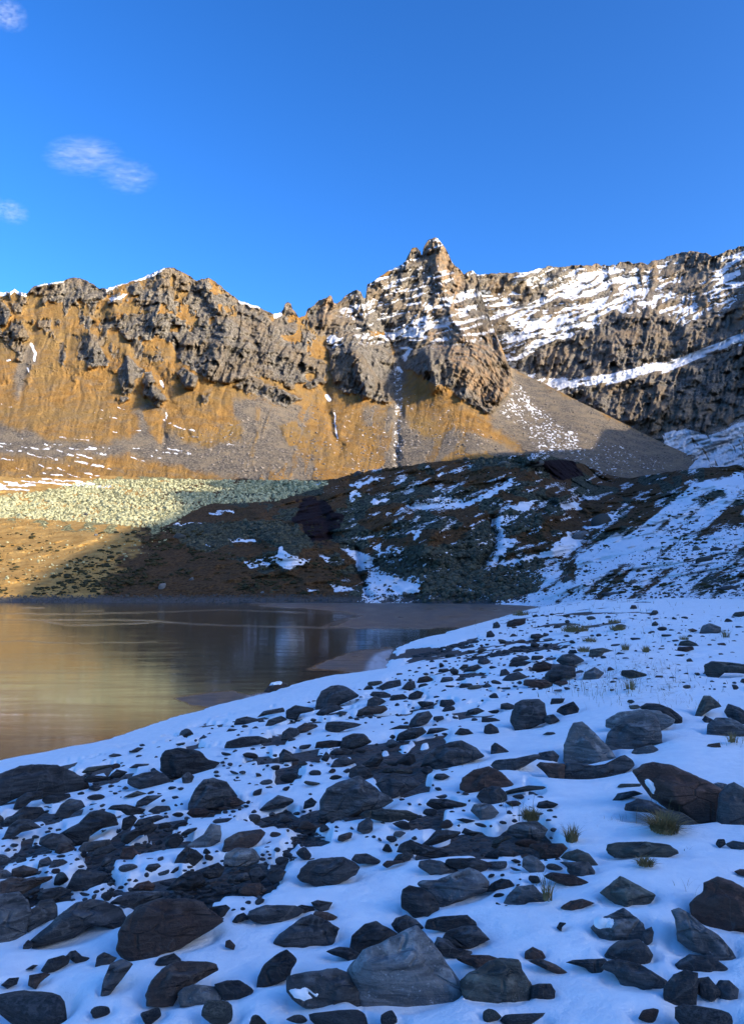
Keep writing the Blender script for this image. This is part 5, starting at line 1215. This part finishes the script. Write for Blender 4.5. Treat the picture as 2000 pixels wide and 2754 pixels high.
# fine stones in the bare patches and very small ones in the field
fp = []
while len(fp) < 2400:
    if len(fp) < 2300:
        bp = rs.choice(BARE); A = np.array(bp); px = rs.uniform(A[:, 0].min(), A[:, 0].max()); py = rs.uniform(A[:, 1].min(), A[:, 1].max())
        if sdpoly(np.array([px]), np.array([py]), bp)[0] > 3: continue
        sz = rs.uniform(5, 24)
    else:
        px = rs.uniform(0, 1560); py = rs.uniform(1740, 2200); sz = rs.uniform(4, 12)
        if sdpoly(np.array([px]), np.array([py]), FIELD[0])[0] > 0: continue
        if vnoise(np.array([[px / 60, py / 30, 0.5]]), 3)[0] < 0.62: continue
    fp.append((px, py, sz))
HP = hit_many([c[0] for c in fp], [c[1] for c in fp])
tiny1 = [convex_stone(950 + k, 0.5, 1) for k in range(4)]
for b, (px, py, sz) in enumerate(fp):
    p = HP[b]
    if np.isnan(p[0]): continue
    m = sz * p[1] / FPX * 0.5
    V, F = tiny[b % 6] if sz > 9 else tiny1[b % 4]; c, s_ = math.cos(b), math.sin(b)
    c, s_ = math.cos(0.5 * math.sin(b)), math.sin(0.5 * math.sin(b)); V = (V * np.array([1.5, 1, 0.8])) @ np.array([[c, s_, 0], [-s_, c, 0], [0, 0, 1.0]]) * m * (0.5 + 1.0 * ((b * 37) % 100) / 100) + np.array([p[0], p[1], p[2] - (0.05 if b < 2300 else 0) - 0.1 * m])
    small_V.append(V); small_F.append(F + nv); nv += len(V)
me = raw_mesh('small_stones', np.concatenate(small_V), np.concatenate(small_F), RK['slate'], False)
o = link('small_stones', me); tag(o, 'very small dark stones scattered in the snow and bare patches', 'stones', kind='stuff')

# ---------------- words for every stone
def desc(s):
    f = s['inf']; a = f['w'] / max(f['h'], 1)
    size = 'large' if f['w'] > 120 else 'middling' if f['w'] > 70 else 'small' if f['w'] > 32 else 'tiny'
    shape = 'long flat' if a > 3.2 else 'flat' if a > 2.1 else 'rounded' if a > 1.45 else 'blocky' if a > 0.95 else 'upright'
    return size, shape, COLW[s['mt']]
LM = [s for s in STONES if s['lab']]
SHORTN = {}
for s in LM: SHORTN[id(s)] = s['lab']
def rel(s, l):
    dx = s['inf']['cx'] - l['inf']['cx']; dy = s['inf']['cy'] - l['inf']['cy']
    if abs(dx) > 1.3 * abs(dy): return 'left of' if dx < 0 else 'right of'
    return 'behind' if dy < 0 else 'in front of'
def shortname(l):
    t = l['lab']
    for cut in (' in the', ' at the', ' with ', ' resting', ' near', ' against', ' lying', ' alone', ' close', ' nearest', ' standing', ' between', ' surrounded', ' beside', ' left of', ' right of', ' behind', ' on ', ' up the', ' above', ' below', ' running', ' high', ' slanting', ' wedged', ', '):
        k = t.find(cut)
        if k > 0: t = t[:k]
    return t
seen = {}
from collections import Counter
snc = Counter(shortname(l) for l in LM)
for s in STONES:
    if s['lab']: s['o']['label'] = s['lab']; seen[s['lab']] = 1
NUM = ['', 'second ', 'third ', 'fourth ', 'fifth ', 'sixth ', 'seventh ', 'eighth ', 'ninth ', 'tenth ']
rest = [s for s in STONES if not s['lab']]
UL = [l for l in LM if snc[shortname(l)] == 1]
buck = {}
for s in rest:
    l = min(UL, key=lambda l: math.hypot(s['inf']['cx'] - l['inf']['cx'], 1.4 * (s['inf']['cy'] - l['inf']['cy'])))
    size, shape, colr = desc(s)
    s['lm'] = l; s['dl'] = math.hypot(s['inf']['cx'] - l['inf']['cx'], 1.4 * (s['inf']['cy'] - l['inf']['cy']))
    buck.setdefault((size, shape, colr, rel(s, l), id(l)), []).append(s)
for key, ss in buck.items():
    ss.sort(key=lambda s: s['dl'])
    for n, s in enumerate(ss):
        size, shape, colr, rl, _ = key
        noun = 'boulder' if s['big'] else 'stone'
        near = ('' if len(ss) == 1 else 'nearest ' if n == 0 else 'farthest ' if n == len(ss) - 1 and n > 1 else NUM[min(n, 9)] + 'nearest ')
        lb = f"{near}{size} {shape} {colr} {noun} {rl} the {shortname(s['lm'])}"
        while len(lb.split()) > 16: lb = lb.replace(' ' + shape.split()[0], '', 1) if ' ' + shape.split()[0] in lb and len(lb.split()) == 17 else ' '.join([w for w in lb.split() if w not in ('dark', 'huge', 'shaped', 'long')][:16]); 
        k_ = 2
        while lb in seen: lb = ' '.join(lb.split()[:15] + [['', '', 'again', 'further', 'beyond'][min(k_, 4)]]); k_ += 1
        seen[lb] = 1; s['o']['label'] = lb
        s['o']['group'] = 'boulders on the snowy shore' if s['big'] else 'stones on the snowy shore'
for s in LM: s['o']['group'] = 'boulders on the snowy shore' if s['big'] else 'stones on the snowy shore'

print('TIMING f_rocks.py %.1f' % (time.time() - _t0))

# ---------------- snow resting on some of the stones
def snow_on(s, px, py, rx_, ry_, seed=0, th=0.016):
    o = s['o']; me = o.data; n = len(me.vertices)
    V = np.empty(n * 3); me.vertices.foreach_get('co', V); V = V.reshape(-1, 3); Nn = np.empty(n * 3); me.vertices.foreach_get('normal', Nn); Nn = Nn.reshape(-1, 3)
    W = V + s['org']; X_, Y_ = proj(W[:, 0], W[:, 1], W[:, 2])
    e = 1 - np.sqrt(((X_ - px) / rx_) ** 2 + ((Y_ - py) / ry_) ** 2) + 0.9 * (fbm(W / (0.25 * max(s['rx'], .1)) + seed, 3, 9) - 0.5)
    e = np.where(Nn[:, 2] > 0.12, e, -1); e = np.where(Nn[:, 1] < 0.7, e, -1)
    F = np.array([p.vertices[:] for p in me.polygons]); keep = (e[F] > -0.12).any(1)
    if keep.sum() < 6: return
    F = F[keep]; idx, inv = np.unique(F, return_inverse=True)
    h = np.where(e[idx] > 0, th * sstep(0, 0.35, e[idx]) + 0.004, -0.012)
    Vn = V[idx] + (Nn[idx] * 0.5 + np.array([0, 0, 0.5])) * h[:, None]
    m2 = raw_mesh('snow_patch', Vn, inv.reshape(-1, 3), MS, True)
    c = link('snow_patch', m2); c.parent = o
def find(word):
    for s in STONES:
        if s['lab'] and word in s['lab']: return s
for word, dx, dy, rx_, ry_ in [('big rusty brown slab', -90, -14, 14, 22), ('broad flat grey slab with snow', -100, 14, 60, 16), ('reddish slab lying half', -6, -12, 22, 9), ('upper of three stacked', -42, -12, 30, 16)]:
    s = find(word)
    if s: snow_on(s, s['inf']['cx'] + dx, s['inf']['cy'] + dy, rx_, ry_, len(word))
    else: print('no stone', word)
# ================================================================ SNOW AND GRAVEL OF THE SHORE, LAKE
sub = slice(None, None, 2)
GG = np.stack([GXs[::2, ::2], GYs[::2, ::2], GZ[::2, ::2] - 0.0], -1)
mo = grid_mesh('ground', GG, MG); tag(mo, kind='structure')
PXs, PYs = proj(GXs, GYs, GZ); PXs = np.nan_to_num(PXs, nan=-9999); PYs = np.nan_to_num(PYs, nan=9999)
PXs = np.clip(PXs, -9999, 9999); PYs = np.clip(PYs, -9999, 9999)
q = v3(GXs, GYs)
th = 0.055 + 0.05 * fbm(q / 1.6, 3, 210)
bx = PXs + 40 * (fbm(q / 0.6, 3, 211) - 0.5); by = PYs + 24 * (fbm(q / 0.6, 3, 212) - 0.5)
bare = blob(bx, by, BARE, 9)
bare = np.maximum(bare, 0.95 * blob(bx, by, [FIELD[0]], 20) * sstep(0.60, 0.66, fbm(q / np.array([0.5, 0.8, 1]), 3, 215)))
bare = np.maximum(bare, blob(bx, by, [[(0, 2330), (120, 2230), (330, 2200), (520, 2190), (700, 2180), (900, 2200), (880, 2260), (780, 2310), (700, 2420), (560, 2460), (420, 2420), (260, 2420), (100, 2440), (0, 2420)]], 25) * sstep(0.53, 0.60, fbm(q / np.array([0.55, 0.5, 1]), 4, 225)))
far = np.clip(GYs / 40, 0, 1)
bare = np.maximum(bare, 0.9 * sstep(20, 60, GYs) * sstep(0.60, 0.66, fbm(q / np.array([2.6, 5.0, 1]), 4, 216)) * (PXs < 1750))
th = th - 0.16 * bare * (1 + far)
# hollows melted round the stones, drifts between them
dip = np.zeros(GXs.shape); lift = np.zeros(GXs.shape)
azl, rl_ = az, rr
for s in STONES:
    x0, y0 = s['org'][0], s['org'][1]; R_ = max(s['rx'], s['ry']) + 0.35
    R0 = math.hypot(x0, y0); A0 = math.atan2(x0, y0)
    i0, i1 = np.searchsorted(rl_, [R0 - R_, R0 + R_]); j0, j1 = np.searchsorted(azl, [A0 - R_ / R0, A0 + R_ / R0])
    if i1 <= i0 or j1 <= j0: continue
    gx = GXs[i0:i1, j0:j1] - x0; gy = GYs[i0:i1, j0:j1] - y0
    ca, sa = math.cos(A0), math.sin(A0)
    uu_ = gx * ca - gy * sa; vv_ = gx * sa + gy * ca
    e = np.sqrt((uu_ / (s['rx'] + 1e-3)) ** 2 + (vv_ / (s['ry'] + 1e-3)) ** 2)
    dd = (e - 1) * min(s['rx'], s['ry'])
    sc = float(np.clip(min(s['rx'], s['ry']) / 0.25, 0.25, 1))
    dip[i0:i1, j0:j1] = np.maximum(dip[i0:i1, j0:j1], sc * np.exp(-np.clip(dd, 0, None) / (0.055 * sc + 0.01)))
th = th + 0.045 * (fbm(q / 0.45, 2, 219) - 0.5) - 0.085 * dip + 0.012 * (fbm(q / 0.22, 3, 218) - 0.5)
ss_ = shore_s(GXs, GYs)
SZ = GZ + th
# snow lip over the ice
edge_n = 0.5 * (fbm(q / 1.2, 3, 220) - 0.5) + 0.16 * (fbm(q / 0.3, 2, 221) - 0.5)
SZ = np.where(ss_ < 1.2, np.minimum(SZ, 0.20 * sstep(-0.12, 0.35, ss_ + edge_n) - 0.06 + np.clip(ss_, 0, 9) * 0.16), SZ)
grit = blob(PXs, PYs, [[(1560, 1790), (1700, 1770), (1850, 1790), (1870, 1860), (1780, 1900), (1640, 1890), (1560, 1850)]], 30) * 0.8 + 0.35 * sstep(1780, 1680, PYs) * (PXs > 1250)
SP_ = np.stack([GXs, GYs, SZ], -1)
mo = grid_mesh('snow', SP_, MS, dict(grit=np.clip(grit, 0, 1))); tag(mo, kind='structure')

# ground behind the viewer and to the right, so the place goes on
gx_, gy_ = np.meshgrid(np.arange(-60, 260, 4.0), np.arange(-260, 40, 4.0))
gz_ = ground(gx_, gy_) - 0.35 + 0.10 * np.clip(gx_ - 40, 0, 400)
mo = grid_mesh('ground', np.stack([gx_, gy_, gz_], -1), MS, dict(grit=0 * gx_)); tag(mo, kind='structure')

lx = np.concatenate([np.arange(-1600, -40, 40.0), np.arange(-40, 1500, 3.0), np.arange(1500, 1700, 10)])
ly = np.concatenate([np.arange(1606, 2110, 2.5), np.arange(2110, 3000, 30.0)])
LX, LY = np.meshgrid(lx, ly)
rx, rz = ray(LX, LY); Dl = -HC / rz
plate = blob(LX + 40 * (fbm(v3(LX / 60, LY / 12), 3, 301) - 0.5), LY + 8 * (fbm(v3(LX / 60, LY / 12), 3, 302) - 0.5),
  [[(660, 1625), (850, 1640), (950, 1650), (985, 1655), (940, 1666), (870, 1688), (1300, 1690), (1500, 1640), (1500, 1615), (700, 1615)], rp('T2', [(420, 470), (560, 410), (700, 360), (830, 345), (960, 335), (930, 400), (900, 490), (780, 500), (600, 480)]), rp('T1', [(1100, 660), (1450, 600), (1600, 650), (1400, 720), (1200, 700)])], 5) * np.clip(0.35 + 1.0 * fbm(v3(LX / 40, LY / 7), 4, 309), 0, 1)
crack = np.zeros(LX.shape)
lw = lambda y: 1.3
for pts, w in [([(-900, 1664), (0, 1668), (180, 1667), (380, 1668), (500, 1677), (600, 1682), (860, 1689), (1150, 1692)], 2.2), ([(120, 1670), (180, 1682), (300, 1680), (420, 1674)], 1.6), ([(-200, 1736), (60, 1724), (200, 1730), (420, 1727)], 1.0), ([(0, 1650), (200, 1652), (440, 1646), (600, 1640), (880, 1650), (960, 1653)], 1.3), ([(860, 1690), (900, 1672), (960, 1660), (985, 1652)], 2.0), ([(60, 1636), (120, 1634)], 1.2), ([(220, 1643), (280, 1642)], 1.2),
   ]:
    d = sdline(LX, LY + 3.0 * (fbm(v3(LX / 60, LX / 300), 3, 5) - 0.5), pts)
    crack = np.maximum(crack, 0.6 * sstep(w + 1.5, w * 0.2, d) * np.clip(0.35 + fbm(v3(LX / 60, LY / 9), 3, 8) * 0.9, 0, 1))
RX, RY = rx * Dl, Dl
rim = blob(RX, RY, [[hit0(*p) for p in rp('T2', [(780, 500), (800, 430), (850, 370), (960, 340), (930, 400), (920, 480)])], [hit0(*p) for p in rp('T2', [(20, 690), (60, 650), (140, 620), (300, 600), (230, 690), (0, 720)])], [hit0(*p) for p in rp('T1', [(1100, 830), (1300, 760), (1240, 790), (1000, 870)])], [hit0(*p) for p in rp('T1', [(1550, 690), (1580, 640), (1660, 620), (1660, 690)])]], 0.25)
rim = rim * (0.5 + fbm(v3(LX / 10, LY / 5), 3, 308) * 0.9)
LP = np.stack([RX, RY, np.zeros_like(RX) + 0.0], -1)
mo = grid_mesh('lake', LP, ML, dict(plate=plate, crack=np.clip(crack, 0, 1), rim=np.clip(rim, 0, 1))); tag(mo, kind='structure')

print('TIMING g_snow.py %.1f' % (time.time() - _t0))
# ================================================================ GRASS, SHRUBS, RUBBLE, FAR BOULDERS, CLOUDS
rs = random.Random(77)
def blades(cx, cy, cz, n, rad, hgt, lean=0.5, wid=0.004, seg=4):
    V = []; F = []
    for _ in range(n):
        a = rs.uniform(0, 6.283); r = rad * math.sqrt(rs.random()); bx_ = cx + r * math.cos(a); by_ = cy + r * math.sin(a)
        a2 = a + rs.uniform(-0.9, 0.9); L = hgt * rs.uniform(0.5, 1.15); ln = lean * rs.uniform(0.3, 1.4) * (0.4 + r / rad)
        w = wid * rs.uniform(0.7, 1.4); px_, py_ = -math.sin(a2) * w, math.cos(a2) * w
        b = len(V)
        for k in range(seg + 1):
            t = k / seg; off = L * ln * t * t; z = cz + L * (t - 0.35 * ln * t * t) - 0.01
            x = bx_ + math.cos(a2) * off; y = by_ + math.sin(a2) * off; ww = (1 - t) ** 0.7
            V.append((x - px_ * ww, y - py_ * ww, z)); V.append((x + px_ * ww, y + py_ * ww, z))
        for k in range(seg): F.append((b + 2 * k, b + 2 * k + 1, b + 2 * k + 3, b + 2 * k + 2))
    return V, F
TUFTS = [((1785, 2243), 110, 36, 'large spreading tuft of dry grass in front of the big rusty slab', 520, 1.0), ((1427, 2212), 62, 22, 'tuft of dry grass behind the knobbly grey stone', 260, 0.5), ((1537, 2272), 46, 30, 'small spiky grass tuft behind the short rusty stone', 170, 0.5), ((1735, 2336), 62, 14, 'low greenish grass clump below the long flat olive stone', 200, 0.9),
 ((1472, 2430), 40, 40, 'sparse upright grass blades at the right end of the fan shaped stone', 50, 0.3), ((1545, 1700), 110, 16, 'wide brown grass clump far up the shore near the lake corner', 300, 0.6), ((1660, 1696), 60, 12, 'flat brown grass clump right of the wide clump far up the shore', 160, 0.6), ((1585, 1727), 60, 10, 'low brown grass patch below the wide clump far up the shore', 120, 0.7),
 ((1735, 1756), 26, 14, 'small pale grass tuft above the grassy snow patch', 60, 0.5), ((1680, 1750), 30, 14, 'pale grass tuft left of a smaller one on the upper snow', 70, 0.5), ((1695, 1858), 36, 24, 'thin yellow grass tuft in the grassy snow patch', 50, 0.4), ((1838, 1722), 34, 10, 'yellowish grass tuft on the snow below the rounded grey boulder', 60, 0.6), ((1950, 1716), 30, 18, 'thin grass tuft near the right edge of the upper snow', 40, 0.5), ((1570, 1755), 50, 12, 'brown grass clump beside the strip of bare gravel', 120, 0.6),
 ((1968, 2002), 34, 22, 'tangle of dry stems against the smooth grey boulder at the right edge', 60, 0.6), ((1400, 1656), 70, 12, 'brown grass clump on the lake corner', 130, 0.6), ((1905, 1695), 20, 8, 'tiny grass tuft left of the rounded grey boulder on the upper snow', 30, 0.5), ((1650, 1676), 50, 9, 'thin brown grass patch on the far edge of the snow field', 80, 0.6)]
for (px, py), w, h, lab, n, lean in TUFTS:
    p = hit(px, py)
    if p is None: continue
    m = p[1] / FPX
    V, F = blades(0, 0, 0.03, n, w * m * 0.32, h * m * 1.5, lean, max(0.003, 0.9 * m))
    me = raw_mesh('grass_tuft', V, F, M_GRASS)
    tag(link('grass_tuft', me, p), lab, 'grass tuft', 'grass tufts in the snow')
# long thin stalks
V = []; F = []; stalk = []
for px, py, w, h, n in [(1420, 2200, 60, 70, 8), (1780, 2200, 80, 80, 14), (1660, 2210, 60, 24, 14), (1600, 1850, 200, 26, 160), (1720, 1830, 200, 24, 190), (1830, 1880, 120, 20, 70), (1460, 2380, 50, 60, 8), (1850, 2400, 60, 50, 5), (1360, 2170, 40, 50, 5), (1500, 1650, 400, 14, 200), (1750, 1700, 380, 12, 150), (1300, 2085, 60, 40, 10), (1620, 2230, 60, 20, 10), (1845, 2290, 20, 30, 3), (1770, 1740, 400, 12, 130), (1990, 2000, 40, 30, 20)]:
    for _ in range(n):
        x = px + rs.gauss(0, w * 0.4); y = py + rs.gauss(0, w * 0.13)
        stalk.append((x, y, h))
HP = hit_many([c[0] for c in stalk], [c[1] for c in stalk])
for n, (x, y, h) in enumerate(stalk):
    p = HP[n]
    if np.isnan(p[0]) or p[1] > 120: continue
    m = p[1] / FPX
    v, f = blades(p[0], p[1], p[2], 1, 0.01, h * m * 1.1, 0.7, max(0.0014, 0.5 * m), 5)
    b = len(V); V += v; F += [tuple(i + b for i in q_) for q_ in f]
me = raw_mesh('grass', V, F, M_GRASS); tag(link('grass', me), 'thin dry grass blades poking through the snow', 'grass', kind='stuff')

def scatter(name, mat, polys, n, smin, smax, label, cat, sub=1, flat=0.6, seed=1, surf='hill', dens=None, squash=1.0):
    r = np.random.default_rng(seed); protos_ = [convex_stone(seed * 31 + k, flat, sub) for k in range(8)]
    Vs, Fs, c = [], [], 0; got = 0
    xs, ys = [], []
    areas = [np.ptp(np.array(p)[:, 0]) * np.ptp(np.array(p)[:, 1]) for p in polys]; tot = sum(areas)
    for p, a in zip(polys, areas):
        A = np.array(p); k = int(n * a / tot) + 1
        x = r.uniform(A[:, 0].min(), A[:, 0].max(), k); y = r.uniform(A[:, 1].min(), A[:, 1].max(), k)
        ok = sdpoly(x, y, p) < 4; xs.append(x[ok]); ys.append(y[ok])
    x = np.concatenate(xs); y = np.concatenate(ys)
    if dens is not None:
        ok = r.random(len(x)) < dens(x, y); x, y = x[ok], y[ok]
    if surf == 'hill': Pp = hill_pt(x, y)
    else:
        xs_, tt, bb, PP = GAB
        i = np.clip(np.searchsorted(xs_, x), 0, len(xs_) - 1); j = np.clip((y - tt[i]) / (bb[i] - tt[i]) * (PP.shape[0] - 1), 0, PP.shape[0] - 1).astype(int); Pp = PP[j, i]
    for k in range(len(x)):
        V, F = protos_[k % 8]; s = smin * (smax / smin) ** (r.random() ** 2.2); a = r.uniform(0, 6.28); ca, sa = math.cos(a), math.sin(a)
        V = (V @ np.array([[ca, sa, 0], [-sa, ca, 0], [0, 0, squash]])) * s + Pp[k] + np.array([0, 0, 0.12 * s])
        Vs.append(V); Fs.append(F + c); c += len(V)
    me = raw_mesh(name, np.concatenate(Vs), np.concatenate(Fs), mat); o = link(name, me); tag(o, label, cat, kind='stuff'); return o
scatter('rubble', M_RUB, [[(-60, 1342), (0, 1336), (90, 1328), (160, 1316), (220, 1302), (280, 1291), (350, 1290), (430, 1292), (560, 1295), (800, 1296), (880, 1300), (820, 1320), (740, 1345), (640, 1350), (560, 1352), (500, 1380), (470, 1400), (430, 1418), (330, 1410), (230, 1400), (60, 1392), (-60, 1388)]], 18000, 0.3, 2.2, 'pale greenish rubble of fallen stones under the sunny mountain', 'rubble', 1, 0.75, 3)
scatter('rubble', M_RUB, [[(-60, 1385), (500, 1400), (400, 1500), (0, 1590), (-60, 1590)]], 500, 0.25, 1.1, 'few pale stones dotted over the sunny bank', 'rubble', 1, 0.75, 4)
scatter('stones', mat_plain('dark_lichen_rubble', (0.10, 0.102, 0.07), (0.04, 0.042, 0.033), 0.4), GREEN, 9000, 0.3, 1.7, 'dark lichened rubble on the shaded hill above the lake', 'rubble', 1, 0.7, 5)
scatter('stones', M_DARKST, [[(-60, 1600), (1420, 1600), (1420, 1620), (-60, 1622)]], 3800, 0.15, 0.75, 'dark stones along the far shore of the lake', 'stones', 1, 0.7, 6)
scatter('stones', M_DARKST, [[(1400, 1640), (1500, 1560), (1650, 1500), (2040, 1400), (2040, 1600), (1700, 1625)]], 2600, 0.12, 0.55, 'dark stones showing through the snow on the right hand slope', 'stones', 1, 0.7, 7)
scatter('shrubs', M_SHRUB, [[(-60, 1430), (200, 1440), (480, 1420), (900, 1500), (960, 1598), (-60, 1600)]], 4500, 0.5, 2.4, 'low dark dwarf shrubs covering the bank above the lake', 'shrubs', 1, 0.4, 8, dens=lambda x, y: sstep(0.46, 0.6, fbm(v3(x / 60, y / 22), 3, 9)) * (0.35 + 0.65 * sstep(50, 400, x + (y - 1500) * 2)))
scatter('shrubs', M_SHRUB, [[(960, 1260), (1500, 1250), (1640, 1300), (2040, 1260), (2040, 1590), (1500, 1600), (1000, 1600), (560, 1400), (760, 1300)]], 6500, 0.3, 1.3, 'low dark heather clumps between the snow patches', 'shrubs', 1, 0.4, 10, dens=lambda x, y: sstep(0.45, 0.62, fbm(v3(x / 50, y / 22), 3, 12)))
scatter('scree', M_SCR, [SCREE_AB[1], [(640, 1130), (870, 1090), (880, 1290), (640, 1280), (440, 1200)], [(1300, 1112), (1378, 1000), (1460, 1035), (1600, 1110), (1880, 1240), (1600, 1240), (1420, 1225)]], 5200, 0.5, 2.4, 'grey scree stones on the slopes below the cliffs', 'scree', 1, 0.7, 11, surf='m')

FAR = [((1620, 1408), 62, 42, 'green', 'dark hump shaped boulder in the gully of the right hand slope'), ((1874, 1480), 30, 26, 'green', 'left of the two upper boulders on the snowy right slope'), ((1925, 1480), 38, 18, 'green', 'flat boulder right of its neighbour on the snowy right slope'), ((1894, 1510), 48, 28, 'green', 'broadest and lowest of three boulders on the snowy right slope'), ((1528, 1562), 34, 26, 'green', 'squat boulder on the slope above the lake corner'),
 ((1558, 1440), 44, 24, 'grey', 'grey boulder beside the snow tongue at the middle of the slope'), ((437, 1582), 22, 30, 'pale', 'pale upright boulder on the shaded bank above the lake'), ((482, 1446), 40, 20, 'green', 'greenish flat boulder at the shadow edge on the left bank'), ((258, 1440), 12, 9, 'pale', 'small pale boulder on the sunlit bank'), ((964, 1276), 30, 18, 'slate', 'dark rock standing on the crest of the hill'), ((230, 1386), 14, 10, 'slate', 'dark stone in the pale rubble field'),
 ((515, 1560), 18, 18, 'pale', 'pale stone low on the shaded bank'), ((1700, 1568), 30, 14, 'green', 'low boulder on the lower right slope'), ((1640, 1600), 60, 14, 'slate', 'long dark boulder at the foot of the right slope'), ((1960, 1585), 60, 16, 'slate', 'long dark boulder at the right edge under the slope'), ((1435, 1250), 60, 22, 'green', 'craggy outcrop just under the hill crest'), ((1360, 1250), 50, 16, 'green', 'low craggy outcrop left of the higher one on the hill crest'), ((1150, 1600), 24, 14, 'green', 'stone block on the far shore of the lake'), ((1090, 1596), 20, 10, 'green', 'smaller stone block on the far lake shore'), ((705, 1595), 16, 10, 'pale', 'pale stone on the far shore of the lake')]
for n, ((px, py), w, h, mt, lab) in enumerate(FAR):
    p = hill_pt(np.array([px]), np.array([py]))[0]; m = p[1] / FPX
    V, F = convex_stone(500 + n, 0.9, 3)
    me = raw_mesh('boulder', V * np.array([w * m * 0.55, w * m * 0.5, h * m * 0.75]), F, RK[mt] if mt != 'slate' else RK['slate'], True)
    tag(link('boulder', me, p), lab, 'boulder', 'boulders on the far slopes')

# snow lying on a few stones
def snow_cap(px, py, w, h, lab):
    pass
# ---- clouds: thin wisps of vapour high up
def cloud(px, py, w, h, lab, dens, seed, ang=0.0):
    D = 9000.0; c = at(px, py, D); sx = w * D / FPX / 2; sz = h * D / FPX / 2
    V, F = ICO[3]; me = bpy.data.meshes.new('cloud')
    m = bpy.data.materials.new('cloud_vapour'); m.use_nodes = True; t = m.node_tree; t.nodes.clear()
    o_ = t.nodes.new('ShaderNodeOutputMaterial'); v = t.nodes.new('ShaderNodeVolumePrincipled'); v.inputs['Color'].default_value = (1, 1, 1, 1); v.inputs['Anisotropy'].default_value = 0.2
    tc = t.nodes.new('ShaderNodeTexCoord'); mp = t.nodes.new('ShaderNodeMapping'); mp.inputs['Location'].default_value = (seed * 3.1, seed, 0); mp.inputs['Scale'].default_value = (0.8, 1.1, 1.5); mp.inputs['Rotation'].default_value = (0, ang, 0)
    nz = t.nodes.new('ShaderNodeTexNoise'); nz.inputs['Scale'].default_value = 3.4; nz.inputs['Detail'].default_value = 6; nz.inputs['Roughness'].default_value = 0.62; nz.inputs['Distortion'].default_value = 0.6
    ln = t.nodes.new('ShaderNodeVectorMath'); ln.operation = 'LENGTH'; t.links.new(tc.outputs['Object'], ln.inputs[0])
    a = t.nodes.new('ShaderNodeMapRange'); a.inputs['From Min'].default_value = 0.95; a.inputs['From Max'].default_value = 0.3; t.links.new(ln.outputs['Value'], a.inputs['Value'])
    b = t.nodes.new('ShaderNodeMapRange'); b.inputs['From Min'].default_value = 0.47; b.inputs['From Max'].default_value = 0.8
    mu = t.nodes.new('ShaderNodeMath'); mu.operation = 'MULTIPLY'; mu2 = t.nodes.new('ShaderNodeMath'); mu2.operation = 'MULTIPLY'; mu2.inputs[1].default_value = dens
    t.links.new(tc.outputs['Object'], mp.inputs['Vector']); t.links.new(mp.outputs[0], nz.inputs['Vector']); t.links.new(nz.outputs['Fac'], b.inputs['Value'])
    t.links.new(a.outputs[0], mu.inputs[0]); t.links.new(b.outputs[0], mu.inputs[1]); t.links.new(mu.outputs[0], mu2.inputs[0]); t.links.new(mu2.outputs[0], v.inputs['Density']); t.links.new(v.outputs[0], o_.inputs['Volume'])
    me = raw_mesh('cloud', V, F, m, True); o = link('cloud', me, c); o.scale = (sx, 260, sz); tag(o, lab, 'cloud', 'thin clouds on the left of the sky')
cloud(225, 420, 260, 130, 'thin white wispy cloud above the left mountain, largest of the wisps', 0.0055, 3, 0.1)
cloud(345, 475, 190, 110, 'faint trailing cloud wisp right below the largest cloud', 0.0035, 5, -0.5)
cloud(30, 570, 110, 70, 'faint small cloud at the left edge below the largest wisp', 0.005, 8)
cloud(20, 40, 130, 90, 'pale cloud wisp in the top left corner', 0.006, 11, 0.3)
print('objects', len(bpy.data.objects))

print('TIMING h_details.py %.1f' % (time.time() - _t0))
